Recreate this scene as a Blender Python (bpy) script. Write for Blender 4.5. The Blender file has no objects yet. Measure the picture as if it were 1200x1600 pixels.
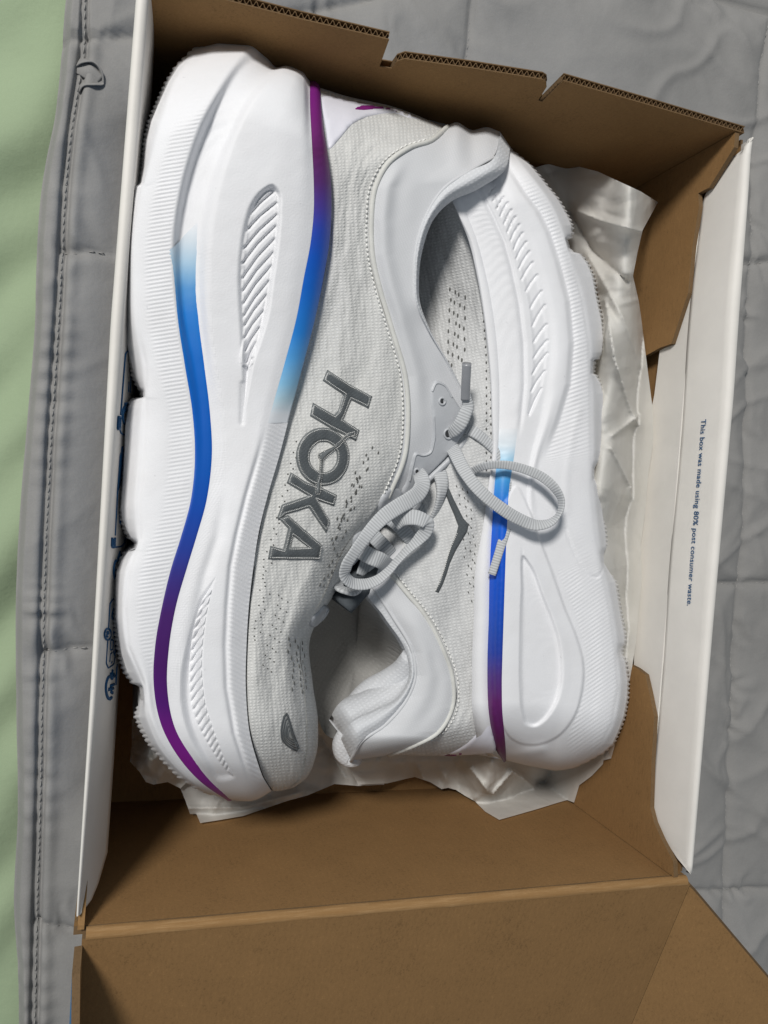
import bpy, bmesh, math, random
import numpy as np
from mathutils import Vector, Matrix
from mathutils.geometry import delaunay_2d_cdt
random.seed(7); RNG = np.random.default_rng(7)
S = bpy.context.scene
COL = S.collection

# ------------------------------------------------------------------ camera, world, light, exposure
HX, HY, H = .127, .1625, .118            # half width, half length and rim height of the box (metres)
F_PX = 1265.5                            # focal length in pixels of a 1200 x 1600 frame
_r = np.array([-.0325, -.3095, .0706]); _a = np.linalg.norm(_r); _k = _r/_a
_K = np.array([[0, -_k[2], _k[1]], [_k[2], 0, -_k[0]], [-_k[1], _k[0], 0]])
CR = np.eye(3)+math.sin(_a)*_K+(1-math.cos(_a))*_K@_K
CC = np.array([-.1198, -.0045, H+.2917])
cam = bpy.data.cameras.new('camera'); cam.sensor_width = 36; cam.lens = F_PX/1600*36
cam.clip_start = .01; cam.clip_end = 50
co = bpy.data.objects.new('camera', cam); COL.objects.link(co)
M = Matrix(CR.tolist()).to_4x4(); M.translation = Vector(CC.tolist()); co.matrix_world = M
S.camera = co

w = bpy.data.worlds.new('World'); S.world = w; w.use_nodes = True
w.node_tree.nodes['Background'].inputs[0].default_value = (.80, .90, 1.0, 1)
w.node_tree.nodes['Background'].inputs[1].default_value = .22
LD = np.array([-.57, .57, 1.0]); LD /= np.linalg.norm(LD)
li = bpy.data.lights.new('ceiling_lamp', 'AREA'); li.shape = 'DISK'; li.size = .38; li.energy = 36
li.color = (1.0, .97, .925)
lo = bpy.data.objects.new('ceiling_lamp', li); COL.objects.link(lo)
lo.location = Vector((LD*2.0+np.array([0, 0, .08])).tolist())
lo.rotation_euler = Vector((-LD).tolist()).to_track_quat('-Z', 'Y').to_euler()
S.view_settings.view_transform = 'Standard'; S.view_settings.look = 'None'
S.view_settings.exposure = 0; S.view_settings.gamma = 1

# ------------------------------------------------------------------ small maths
def ray(p):
    p = np.asarray(p, float)
    d = np.stack([(p[..., 0]-600)/F_PX, -(p[..., 1]-800)/F_PX, -np.ones(p.shape[:-1])], -1)
    return d@CR.T
def at(px, py, z):
    """point of the place at height z that the photograph shows at (px, py)"""
    px, py, z = np.broadcast_arrays(np.asarray(px, float), np.asarray(py, float), np.asarray(z, float))
    d = ray(np.stack([px, py], -1)); t = (z-CC[2])/d[..., 2]
    return CC+d*t[..., None]
def at_x(px, py, x):
    d = ray(np.stack(np.broadcast_arrays(np.asarray(px, float), np.asarray(py, float)), -1)); t = (x-CC[0])/d[..., 0]
    return CC+d*t[..., None]
def at_y(px, py, y):
    d = ray(np.stack(np.broadcast_arrays(np.asarray(px, float), np.asarray(py, float)), -1)); t = (y-CC[1])/d[..., 1]
    return CC+d*t[..., None]
def s2l(c):
    c = np.asarray(c, float)/255
    return np.where(c <= .04045, c/12.92, ((c+.055)/1.055)**2.4)
def hermite(xk, Y, xq):
    """cubic through all knots; Y is (N, ...)"""
    xk = np.asarray(xk, float); Y = np.asarray(Y, float); xq = np.clip(xq, xk[0], xk[-1])
    h = np.diff(xk); sh = (-1,)+(1,)*(Y.ndim-1)
    d = np.diff(Y, axis=0)/h.reshape(sh)
    m = np.empty_like(Y); m[0] = d[0]; m[-1] = d[-1]
    a, b = h[:-1].reshape(sh), h[1:].reshape(sh)
    m[1:-1] = (d[:-1]*b+d[1:]*a)/(a+b)
    i = np.clip(np.searchsorted(xk, xq, side='right')-1, 0, len(xk)-2)
    t = ((xq-xk[i])/h[i]).reshape(sh); hh = h[i].reshape(sh)
    return (2*t**3-3*t**2+1)*Y[i]+(t**3-2*t**2+t)*hh*m[i]+(-2*t**3+3*t**2)*Y[i+1]+(t**3-t**2)*hh*m[i+1]
def pchip(xk, Y, xq):
    """monotone cubic along the last axis of Y (N, K)"""
    xk = np.asarray(xk, float); h = np.diff(xk); d = np.diff(Y, axis=1)/h
    m = np.zeros_like(Y); m[:, 0] = d[:, 0]; m[:, -1] = d[:, -1]
    p, q = d[:, :-1], d[:, 1:]; ok = p*q > 0
    m[:, 1:-1] = np.where(ok, 2*p*q/np.where(ok, p+q, 1), 0)
    i = np.clip(np.searchsorted(xk, xq, side='right')-1, 0, len(xk)-2); t = (xq-xk[i])/h[i]; hh = h[i]
    return (2*t**3-3*t**2+1)*Y[:, i]+(t**3-2*t**2+t)*hh*m[:, i]+(-2*t**3+3*t**2)*Y[:, i+1]+(t**3-t**2)*hh*m[:, i+1]
def smooth(a, b, x):
    t = np.clip((x-a)/(b-a), 0, 1); return t*t*(3-2*t)
def _hash(i, j, s):
    n = (i.astype(np.int64)*374761393+j.astype(np.int64)*668265263+s*2147483647) & 0x7fffffff
    n = ((n ^ (n >> 13))*1274126177) & 0x7fffffff
    return ((n ^ (n >> 16)) & 0xffff)/65535.
def vnoise(x, y, s=0):
    xi, yi = np.floor(x), np.floor(y); fx, fy = x-xi, y-yi
    fx = fx*fx*(3-2*fx); fy = fy*fy*(3-2*fy)
    a, b, c, d = _hash(xi, yi, s), _hash(xi+1, yi, s), _hash(xi, yi+1, s), _hash(xi+1, yi+1, s)
    return (a*(1-fx)+b*fx)*(1-fy)+(c*(1-fx)+d*fx)*fy-.5
def fbm(x, y, s=0, o=4):
    return sum(vnoise(x*2**k, y*2**k, s+k)*.5**k for k in range(o))
def seg_dist(px, py, poly, closed=False):
    P = np.asarray(poly, float); n = len(P); out = np.full(np.shape(px), 1e9)
    for i in range(n if closed else n-1):
        a, b = P[i], P[(i+1) % n]; d = b-a; L = max((d*d).sum(), 1e-9)
        t = np.clip(((px-a[0])*d[0]+(py-a[1])*d[1])/L, 0, 1)
        out = np.minimum(out, (px-a[0]-t*d[0])**2+(py-a[1]-t*d[1])**2)
    return np.sqrt(out)
def inside(px, py, poly):
    P = np.asarray(poly, float); n = len(P); r = np.zeros(np.shape(px), bool)
    for i in range(n):
        (x1, y1), (x2, y2) = P[i], P[(i+1) % n]
        if y1 == y2: continue
        r ^= ((y1 > py) != (y2 > py)) & (px < (x2-x1)*(py-y1)/(y2-y1)+x1)
    return r
def sdf(px, py, poly):
    d = seg_dist(px, py, poly, True); return np.where(inside(px, py, poly), d, -d)
def spline(pts, n, closed=False):
    P = np.asarray(pts, float)
    if closed: P = np.vstack([P, P[:1]])
    k = np.concatenate([[0], np.cumsum(np.linalg.norm(np.diff(P[:, :2], axis=0), axis=1)+1e-6)])
    if closed:
        e = k[-1]; P2 = np.vstack([P[-3:-1], P, P[1:3]])
        k2 = np.concatenate([[k[-3]-e, k[-2]-e], k, [k[1]+e, k[2]+e]])
        return hermite(k2, P2, np.linspace(0, e, n, endpoint=False))
    return hermite(k, P, np.linspace(0, k[-1], n))

# ------------------------------------------------------------------ objects
def tag(o, label=None, cat=None, group=None, kind=None):
    if label: o['label'] = label
    if cat: o['category'] = cat
    if group: o['group'] = group
    if kind: o['kind'] = kind
    return o
def empty(name, loc, label, cat, group=None):
    o = bpy.data.objects.new(name, None); o.empty_display_size = .02; COL.objects.link(o)
    o.location = loc; return tag(o, label, cat, group)
def obj(name, V, F, mat, parent=None, uv=None, col=None, sm=True):
    me = bpy.data.meshes.new(name)
    V = np.asarray(V, float)
    if parent is not None: V = V-np.array(parent_origin(parent))
    me.from_pydata(V.tolist(), [], F if isinstance(F, list) else F.tolist())
    if uv is not None:
        l = me.uv_layers.new(name='UVMap'); idx = np.empty(len(me.loops), int)
        me.loops.foreach_get('vertex_index', idx); l.data.foreach_set('uv', np.asarray(uv, float)[idx].ravel())
    if col is not None:
        a = me.color_attributes.new('paint', 'FLOAT_COLOR', 'POINT')
        c = np.ones((len(V), 4)); c[:, :3] = col; a.data.foreach_set('color', c.ravel())
    me.update()
    for m in (mat if isinstance(mat, list) else [mat]): me.materials.append(m)
    me.polygons.foreach_set('use_smooth', np.full(len(me.polygons), sm))
    o = bpy.data.objects.new(name, me); COL.objects.link(o)
    if parent is not None: o.parent = parent
    return o
def parent_origin(p):
    v = Vector((0, 0, 0))
    while p is not None: v += p.location; p = p.parent
    return v
def grid_faces(n, m, base=0, flip=False, wrap=False):
    i, j = np.meshgrid(np.arange(n-1), np.arange(m if wrap else m-1), indexing='ij')
    j2 = (j+1) % m
    q = np.stack([i*m+j, i*m+j2, (i+1)*m+j2, (i+1)*m+j], -1).reshape(-1, 4)+base
    return q[:, ::-1] if flip else q
class Pack:
    def __init__(s): s.V = []; s.F = []; s.U = []; s.n = 0
    def add(s, V, F, U=None):
        V = np.asarray(V, float).reshape(-1, 3); s.V.append(V)
        s.U.append(np.zeros((len(V), 2)) if U is None else np.asarray(U, float).reshape(-1, 2))
        s.F += [[int(k)+s.n for k in f] for f in F]; s.n += len(V)
    def build(s, name, mat, parent=None, sm=True, col=None):
        return obj(name, np.vstack(s.V), s.F, mat, parent, np.vstack(s.U), col, sm)
def tube(path, rad, k=8, uvs=1., flat=None, side=None, caps=True):
    """swept tube; flat = thickness / width ratio per point (None = round); side = per-point width direction"""
    P = np.asarray(path, float); n = len(P); T = np.gradient(P, axis=0); T /= np.linalg.norm(T, axis=1)[:, None]+1e-12
    rad = np.broadcast_to(rad, (n,)); fl = np.broadcast_to(1. if flat is None else flat, (n,))
    if side is None:
        A = np.zeros((n, 3)); up = np.array([0, 0, 1.]) if abs(T[0][2]) < .9 else np.array([1., 0, 0])
        a = np.cross(T[0], up)
        for i in range(n):
            a = a-T[i]*(a@T[i]); a = a/(np.linalg.norm(a)+1e-12); A[i] = a
    else:
        A = np.asarray(side, float); A = A-T*(A*T).sum(1)[:, None]; A /= np.linalg.norm(A, axis=1)[:, None]+1e-12
    B = np.cross(T, A)
    an = np.linspace(0, 2*np.pi, k, endpoint=False)
    c, s_ = np.cos(an), np.sin(an)
    if flat is not None:
        pw = .55; c = np.sign(c)*np.abs(c)**pw; s_ = np.sign(s_)*np.abs(s_)**pw
    V = P[:, None]+rad[:, None, None]*(c[None, :, None]*A[:, None]+(s_[None, :]*fl[:, None])[..., None]*B[:, None])
    L = np.concatenate([[0], np.cumsum(np.linalg.norm(np.diff(P, axis=0), axis=1))])*uvs
    U = np.stack(np.broadcast_arrays(L[:, None], (np.arange(k)/k)[None]), -1)
    F = grid_faces(n, k, wrap=True).tolist()
    if caps: F += [list(range(k))[::-1], [(n-1)*k+i for i in range(k)]]
    return V.reshape(-1, 3), F, U.reshape(-1, 2)
def panel(name, pts, th, mat, parent, bevel=0.0, nrm=None):
    """flat board: polygon pts (3D, planar) thickened by th along its normal"""
    P = np.asarray(pts, float); n = len(P)
    N = np.zeros(3)
    for i in range(n): N += np.cross(P[i], P[(i+1) % n])
    N /= np.linalg.norm(N)
    if nrm is not None and N@np.asarray(nrm) < 0: P = P[::-1]; N = -N
    V = np.vstack([P, P-N*th])
    F = [list(range(n)), [2*n-1-i for i in range(n)]]+[[i, n+i, n+(i+1) % n, (i+1) % n] for i in range(n)]
    o = obj(name, V, F, mat, parent, sm=False)
    if isinstance(mat, list):
        for k, p in enumerate(o.data.polygons): p.material_index = min(len(mat)-1, 0 if k == 0 else (1 if k == 1 else 2))
    if bevel:
        b = o.modifiers.new('bevel', 'BEVEL'); b.width = bevel; b.segments = 2; b.limit_method = 'ANGLE'
    return o

# ------------------------------------------------------------------ materials
def nodes(name):
    m = bpy.data.materials.new(name); m.use_nodes = True; nt = m.node_tree
    return m, nt, nt.nodes['Principled BSDF']
def nd(nt, t, **k):
    n = nt.nodes.new(t)
    for a, b in k.items(): setattr(n, a, b)
    return n
def ramp(nt, fac, stops):
    r = nd(nt, 'ShaderNodeValToRGB'); e = r.color_ramp.elements
    while len(e) < len(stops): e.new(.5)
    for i, (p, c) in enumerate(stops): e[i].position = p; e[i].color = (*c, 1)
    nt.links.new(fac, r.inputs[0]); return r.outputs[0]
def noise(nt, vec, scale, detail=4, rough=.55, dist=0):
    n = nd(nt, 'ShaderNodeTexNoise'); n.inputs['Scale'].default_value = scale; n.inputs['Detail'].default_value = detail
    n.inputs['Roughness'].default_value = rough; n.inputs['Distortion'].default_value = dist
    nt.links.new(vec, n.inputs['Vector']); return n.outputs['Fac']
def coord(nt, kind='Object', scale=None, rot=0):
    c = nd(nt, 'ShaderNodeTexCoord').outputs[kind]
    if scale is None: return c
    m = nd(nt, 'ShaderNodeMapping'); m.inputs['Scale'].default_value = scale; m.inputs['Rotation'].default_value = (0, 0, rot)
    nt.links.new(c, m.inputs['Vector']); return m.outputs[0]
def wave(nt, vec, scale, dist=0, prof='SIN', axis='X'):
    n = nd(nt, 'ShaderNodeTexWave'); n.inputs['Scale'].default_value = scale; n.inputs['Distortion'].default_value = dist
    n.wave_profile = prof; n.bands_direction = axis; n.inputs['Detail'].default_value = 2
    nt.links.new(vec, n.inputs['Vector']); return n.outputs['Fac']
def mth(nt, op, a, b):
    n = nd(nt, 'ShaderNodeMath', operation=op)
    for i, v in enumerate((a, b)):
        if hasattr(v, 'node'): nt.links.new(v, n.inputs[i])
        else: n.inputs[i].default_value = v
    return n.outputs[0]
def bump(nt, bs, h, strength=.3, dist=.001):
    b = nd(nt, 'ShaderNodeBump'); b.inputs['Strength'].default_value = strength; b.inputs['Distance'].default_value = dist
    nt.links.new(h, b.inputs['Height']); nt.links.new(b.outputs[0], bs.inputs['Normal']); return b
def plain(name, c, rough=.6, spec=.4, bstr=0, bscale=900, var=.06):
    m, nt, bs = nodes(name); v = coord(nt)
    n = noise(nt, v, bscale*.12, 5)
    c = np.asarray(c, float)
    nt.links.new(ramp(nt, n, [(.3, c*(1-var)), (.7, np.minimum(c*(1+var), 1))]), bs.inputs['Base Color'])
    bs.inputs['Roughness'].default_value = rough; bs.inputs['Specular IOR Level'].default_value = spec
    if bstr: bump(nt, bs, noise(nt, v, bscale, 3), bstr, .0004)
    return m
def mat_kraft(name, c, fold=False):
    m, nt, bs = nodes(name); v = coord(nt)
    a = noise(nt, v, 60, 6, .6); fib = noise(nt, coord(nt, 'Object', (900, 260, 900), .4), 1, 4, .7)
    sp = noise(nt, v, 1500, 2, .6)
    t = mth(nt, 'ADD', mth(nt, 'MULTIPLY', a, .25), mth(nt, 'ADD', mth(nt, 'MULTIPLY', fib, .45), mth(nt, 'MULTIPLY', sp, .30)))
    c = np.asarray(c)
    nt.links.new(ramp(nt, t, [(.34, c*.66), (.45, c*.96), (.58, c*1.06), (.68, c*1.32)]), bs.inputs['Base Color'])
    if fold:
        wn = noise(nt, coord(nt, 'Object', (60, 900, 900)), 1, 5, .7)
        nt.links.new(ramp(nt, wn, [(.30, np.array((.27, .15, .058))), (.5, c), (.72, np.array((.37, .23, .11)))]), bs.inputs['Base Color'])
    bs.inputs['Roughness'].default_value = .82; bs.inputs['Specular IOR Level'].default_value = .15
    fl = wave(nt, coord(nt, 'Object', (1, .15, .15)), math.tau/.0027/20, .6, 'SIN', 'X')
    bump(nt, bs, mth(nt, 'ADD', t, mth(nt, 'MULTIPLY', fl, .10)), .3, .0006); return m
def mat_paint(name, rough=.5, spec=.4, grain=.12, gscale=1600):
    m, nt, bs = nodes(name); v = coord(nt)
    a = nd(nt, 'ShaderNodeAttribute', attribute_name='paint')
    dirt = ramp(nt, noise(nt, v, 55, 5, .6), [(.25, (.955, .95, .945)), (.6, (1, 1, 1))])
    sp = ramp(nt, noise(nt, v, 420, 2, .5), [(.20, (.86, .86, .87)), (.27, (1, 1, 1))])
    mx = nd(nt, 'ShaderNodeMix', data_type='RGBA', blend_type='MULTIPLY'); mx.inputs[0].default_value = 1
    nt.links.new(a.outputs['Color'], mx.inputs[6]); nt.links.new(dirt, mx.inputs[7])
    mx2 = nd(nt, 'ShaderNodeMix', data_type='RGBA', blend_type='MULTIPLY'); mx2.inputs[0].default_value = 1
    nt.links.new(mx.outputs[2], mx2.inputs[6]); nt.links.new(sp, mx2.inputs[7])
    nt.links.new(mx2.outputs[2], bs.inputs['Base Color'])
    bs.inputs['Roughness'].default_value = rough; bs.inputs['Specular IOR Level'].default_value = spec
    bump(nt, bs, noise(nt, v, gscale, 3), grain, .0004); return m
def mat_knit(name, c0, c1, pitch=.00105, rot=0., strength=.5, mott=1.):
    m, nt, bs = nodes(name)
    v = coord(nt, 'UV', (1, 1, 1), rot); k = math.tau/pitch/20    # wave texture has a period of 1/20 turn per unit scale
    wa = wave(nt, v, k*.5, 3.2, 'SIN', 'X'); wb = wave(nt, v, k*.62, 3.2, 'SIN', 'Y')
    wv = mth(nt, 'MULTIPLY', wa, wb)
    ob = coord(nt); n1 = noise(nt, ob, 110, 6, .68); n2 = noise(nt, ob, 2200, 3, .65); n3 = noise(nt, coord(nt, 'UV', (700, 260, 1), rot+.5), 1, 4, .6)
    t = mth(nt, 'ADD', mth(nt, 'MULTIPLY', n1, .45*mott), mth(nt, 'ADD', mth(nt, 'MULTIPLY', wv, .2), mth(nt, 'ADD', mth(nt, 'MULTIPLY', n2, .35), mth(nt, 'ADD', mth(nt, 'MULTIPLY', n3, .12*mott), mth(nt, 'MULTIPLY', wave(nt, coord(nt, 'UV', (1, .3, 1), .5), math.tau/.009/20, 1.2, 'SIN', 'X'), .06*mott)))))
    nt.links.new(ramp(nt, t, [(.30, c0), (.80, c1)]), bs.inputs['Base Color'])
    bs.inputs['Roughness'].default_value = .85; bs.inputs['Specular IOR Level'].default_value = .25
    bs.inputs['Sheen Weight'].default_value = .15
    bump(nt, bs, mth(nt, 'ADD', mth(nt, 'MULTIPLY', wv, .7), mth(nt, 'ADD', mth(nt, 'MULTIPLY', n2, 1.0), mth(nt, 'MULTIPLY', n3, 1.2*mott))), strength, .0008); return m
def mat_lace(name, c):
    m, nt, bs = nodes(name); v = coord(nt, 'UV')
    wv = wave(nt, v, math.tau/.0011/20, .4, 'SIN', 'X'); n2 = noise(nt, coord(nt), 3000, 2)
    c = np.asarray(c)
    nt.links.new(ramp(nt, wv, [(0, c*.76), (.7, c*1.05)]), bs.inputs['Base Color'])
    bs.inputs['Roughness'].default_value = .8; bs.inputs['Specular IOR Level'].default_value = .25
    bump(nt, bs, mth(nt, 'ADD', wv, mth(nt, 'MULTIPLY', n2, .4)), .35, .0004); return m
def mat_paper(name):
    m, nt, bs = nodes(name); v = coord(nt)
    n = noise(nt, v, 90, 5, .6); f = noise(nt, v, 1400, 3, .6)
    nt.links.new(ramp(nt, n, [(.3, (.83, .82, .78)), (.7, (.89, .88, .85))]), bs.inputs['Base Color'])
    bs.inputs['Roughness'].default_value = .85; bs.inputs['Specular IOR Level'].default_value = .12
    wn = nd(nt, 'ShaderNodeTexNoise'); wn.inputs['Scale'].default_value = 45; nt.links.new(v, wn.inputs['Vector'])
    ad = nd(nt, 'ShaderNodeVectorMath', operation='MULTIPLY_ADD'); ad.inputs[1].default_value = (.02, .02, .02); nt.links.new(wn.outputs['Color'], ad.inputs[0]); nt.links.new(v, ad.inputs[2])
    vs = []
    for sc_ in (62, 150):
        vo = nd(nt, 'ShaderNodeTexVoronoi'); vo.inputs['Scale'].default_value = sc_; nt.links.new(ad.outputs[0], vo.inputs['Vector']); vs.append(vo.outputs['Distance'])
    bump(nt, bs, mth(nt, 'ADD', mth(nt, 'MULTIPLY', f, .05), mth(nt, 'ADD', vs[0], mth(nt, 'MULTIPLY', vs[1], .2))), .18, .003)
    tr = nd(nt, 'ShaderNodeBsdfTranslucent'); tr.inputs[0].default_value = (.75, .72, .66, 1)
    mx = nd(nt, 'ShaderNodeMixShader'); mx.inputs[0].default_value = .38
    out = nt.nodes['Material Output']
    nt.links.new(bs.outputs[0], mx.inputs[1]); nt.links.new(tr.outputs[0], mx.inputs[2]); nt.links.new(mx.outputs[0], out.inputs[0])
    return m
def mat_cloth(name, c, var=.1, weave=.0006, rough=.8):
    m, nt, bs = nodes(name); v = coord(nt); c = np.asarray(c)
    n = noise(nt, v, 14, 5, .6); g = noise(nt, v, 1800, 3, .7)
    t = mth(nt, 'ADD', mth(nt, 'MULTIPLY', n, .6), mth(nt, 'MULTIPLY', g, .5))
    nt.links.new(ramp(nt, t, [(.38, c*(1-var)), (.72, c*(1+var))]), bs.inputs['Base Color'])
    bs.inputs['Roughness'].default_value = rough; bs.inputs['Specular IOR Level'].default_value = .25
    bs.inputs['Sheen Weight'].default_value = .1
    w2 = noise(nt, v, 95, 7, .62); bump(nt, bs, mth(nt, 'ADD', mth(nt, 'MULTIPLY', g, .12), w2), .30, .0020); return m
WHITE = np.array([.80, .805, .83])
M_EVA = mat_paint('white_foam', .62, .3, .22, 1500)
M_RUB = plain('white_rubber', (.72, .72, .73), .45, .45, .1, 1500)
M_STR = mat_paint('printed_colour', .42, .4, .06, 2200)
M_KNIT = mat_knit('pale_grey_knit', (.55, .553, .54), (.80, .80, .785), .0008, .08, .42, .7)
M_KNITB = mat_knit('cool_grey_knit', (.53, .535, .535), (.77, .775, .775), .0008, .2, .42, .7)
M_COLL = mat_knit('smooth_collar_fabric', (.60, .61, .63), (.70, .71, .73), .0005, .4, .10, .3)
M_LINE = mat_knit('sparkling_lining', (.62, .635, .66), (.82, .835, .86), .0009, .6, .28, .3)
M_LINE_B = mat_knit('shaded_grey_lining', (.40, .395, .38), (.48, .475, .46), .0011, .6, .4, .5)  # grey lining, darkened so the shade deep inside the shoe is in its colour
M_PANEL = plain('pale_lilac_film', (.72, .72, .79), .4, .4, .05, 900, .02)
M_SEAM = plain('pale_piping', (.64, .64, .61), .7, .3, .2, 1500)
M_THREAD = plain('white_thread', (.82, .82, .80), .7, .3)
M_GREY = mat_knit('slate_logo_film', (.075, .085, .092), (.105, .117, .125), .0007, .7, .25, .5)
M_GREYT = plain('slate_edge_film', (.14, .152, .157), .35, .5, .1, 1800)
M_PURP = plain('purple_print', s2l((120, 30, 110)), .45, .4)
M_DARK = plain('dark_gap', (.05, .052, .055), .9, .1)
M_SLIT = plain('slit_shade', (.12, .12, .115), .9, .1)
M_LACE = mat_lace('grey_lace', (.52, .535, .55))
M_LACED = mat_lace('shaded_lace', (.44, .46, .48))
M_AGL = plain('grey_aglet', (.27, .28, .30), .25, .6, .05, 1200)
M_TPU = plain('grey_lace_guard', (.50, .515, .54), .42, .45, .08, 1300, .03)
M_TPUD = plain('mid_grey_film', (.33, .335, .33), .5, .4)
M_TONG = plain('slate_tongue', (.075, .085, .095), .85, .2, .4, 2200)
M_KRAFT = mat_kraft('kraft_board', (.262, .150, .062))
M_KRAFTL = mat_kraft('worn_kraft_fold', (.285, .166, .070), True)
M_KEDGE = mat_kraft('kraft_cut_edge', (.155, .098, .05))
M_WBOARD = plain('white_lined_board', (.74, .715, .675), .6, .3, .1, 500, .035)
M_BLUE = plain('blue_print', s2l((24, 78, 122)), .6, .3)
M_BLUEB = plain('blue_outer_board', s2l((50, 110, 165)), .6, .3)
M_PAPER = mat_paper('tissue')
M_QUILT = mat_cloth('grey_quilt_cotton', (.275, .27, .262), .10)
M_QTHR = plain('grey_thread', (.33, .325, .315), .8, .2)
M_SHEET = mat_cloth('green_sheet_cotton', (.32, .405, .26), .06)

# ------------------------------------------------------------------ bed: quilt and sheet
def build_bed():
    Q = empty('quilt', (0, 0, 0), 'grey quilted cotton bedspread under the open box, with stitched squares and hemmed edge', 'quilt')
    edge = [(118, -120), (102, 0), (94, 87), (84, 175), (64, 275), (55, 375), (52, 500), (40, 650), (28, 800), (21, 950), (22, 1100), (25, 1267), (19, 1454), (25, 1525), (27, 1600), (20, 1760)]
    hem = [(150, -120), (134, 0), (131, 81), (116, 175), (103, 281), (97, 375), (91, 500), (79, 690), (69, 900), (65, 1100), (62, 1267), (56, 1446), (54, 1600), (50, 1760)]
    seams = [[(-50, 62), (100, 64), (205, 58), (900, -60)], [(95, 386), (110, 392), (140, 388), (175, 392)], [(66, 1022), (110, 1018), (150, 1016)], [(57, 1448), (90, 1458), (130, 1470)],
             [(1290, 395), (1200, 408), (1140, 412), (1100, 414)], [(1300, 905), (1200, 911), (1120, 914), (1080, 914)], [(1300, 1385), (1170, 1396), (1080, 1399), (1000, 1402)],
             [(748, -90), (742, 0), (735, 108), (728, 160)], [(1230, -80), (1197, 100), (1188, 250), (1175, 507), (1163, 863), (1146, 1240), (1138, 1450), (1130, 1720)],
             [(900, -90), (1320, 60)]]
    W = lambda L: at(*np.array(L, float).T, 0)[:, :2]
    we, wh = W(edge), W(hem); ws = [W(s_) for s_ in seams]
    wed = spline(we, 300)
    def height(x, y):
        h = np.zeros_like(x)
        ds = np.minimum.reduce([seg_dist(x, y, s_) for s_ in ws])
        pk = fbm(x*55, y*55, 3, 2)
        h += .0045*(1-np.exp(-ds/.010))-.0020*np.exp(-(ds/.0016)**2)
        h += .0016*np.exp(-ds/.012)*np.sin(ds*0+ (x+y*.7)*420+8*pk)*np.clip(pk*3+.3, 0, 1)
        dh = seg_dist(x, y, wh); de = seg_dist(x, y, we)
        h += -.0022*np.exp(-(dh/.0014)**2)+.0018*np.exp(-((dh-.0045)/.003)**2)
        # soft folds
        right = smooth(.10, .2, x); top = smooth(.12, .22, y)
        f = fbm(x*16+y*7, y*9-x*4, 11, 3)
        rid = 1-np.abs(2*fbm(x*11+3, y*15+x*9, 5, 2))
        h += .0042*f*(.5+.9*np.maximum(right, top))+.0022*(rid**5)*np.maximum(right, top*.7)
        for sd_, kx, ky, am in ((91, 30, 11, .0022), (92, -17, 26, .0020), (93, 9, 38, .0012), (94, 46, 30, .0009)):
            q1 = x*kx+y*ky; q2 = (-x*ky+y*kx)*.33; h += am*np.clip(1-5.5*np.abs(vnoise(q1+.8*fbm(x*20, y*20, sd_, 2), q2, sd_)), 0, 1)**1.5*np.clip(.25+1.6*vnoise(x*14, y*14, sd_+7)+.5*np.maximum(right, top), 0, 1)
        rid2 = 1-np.abs(2.2*vnoise(x*13-y*17, y*9+x*5, 21))
        h += .0016*np.clip(rid2, 0, 1)**7*(.35+right)
        # puckers along the hem
        band = np.exp(-((dh-.004)/.005)**2)
        along = y*330+6*vnoise(y*40, x*10, 9)
        h += .0015*band*np.sin(along*1.9)*(.35+.65*smooth(.12, -.05, y))*np.clip(.6+2*vnoise(y*25, x*0, 77), 0, 1)+.0007*band*np.sin(along*.41)
        h += .0011*np.exp(-((dh+.0)/.0007)**2)-.0022*np.exp(-((dh-.0016)/.0007)**2)*(dh > .0003)
        return h
    x0, x1, y0, y1, st = -.27, .50, -.42, .47, .0023
    xs = x0+(x1-x0)*np.linspace(0, 1, 430)**1.55; ys = np.arange(y0, y1, .0019); X, Y = np.meshgrid(xs, ys, indexing='ij')
    # the left border of the grid follows the hem edge
    ex = np.interp(Y, wed[::-1, 1] if wed[0, 1] > wed[-1, 1] else wed[:, 1], wed[::-1, 0] if wed[0, 1] > wed[-1, 1] else wed[:, 0])
    u = (X-x0)/(x1-x0); X = ex+(x1-ex)*u
    Z = height(X, Y); d = X-ex
    under = smooth(-.01, .02, HX+.012-np.abs(X))*smooth(-.01, .02, HY+.012-np.abs(Y))
    Z = np.minimum(Z, .010)*(1-under)-.004*under-.0105+.0045
    Z = Z-.006*(1-smooth(0, .004, d))
    n, m = X.shape
    V = np.stack([X, Y, Z], -1).reshape(-1, 3); F = grid_faces(n, m)
    F = F.tolist()
    # rolled edge and underside strip
    b = len(V); lip = np.stack([X[0], Y[0], np.full(m, -.018)], -1); V = np.vstack([V, lip])
    F += [[j, b+j, b+j+1, j+1] for j in range(m-1)]
    obj('cover', V, F, M_QUILT, Q)
    zq = lambda x, y: np.minimum(height(x, y), .010)-.006
    def stitch(line, name, step=.0042, ln=.0026, off=.0):
        L = spline(np.array(line), 500); L = np.stack([L[:, 0], L[:, 1]], -1)
        s_ = np.concatenate([[0], np.cumsum(np.linalg.norm(np.diff(L, axis=0), axis=1))]); pk = Pack()
        for a in np.arange(0, s_[-1]-ln, step):
            q = np.stack([np.interp([a, a+ln*.5, a+ln], s_, L[:, k]) for k in (0, 1)], -1)
            if abs(q[1, 0]) < HX+.004 and abs(q[1, 1]) < HY+.004: continue
            z = zq(q[:, 0], q[:, 1])+np.array([-.0001, .0006, -.0001])
            pk.add(*tube(np.column_stack([q, z]), .00028, 4))
        if pk.n: tag(pk.build(name, M_QTHR, Q), kind='stuff')
    stitch(wh, 'hem_stitching', .0036, .0026)
    for s_ in ws[1:9]: stitch(s_, 'seam_stitching')
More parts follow.
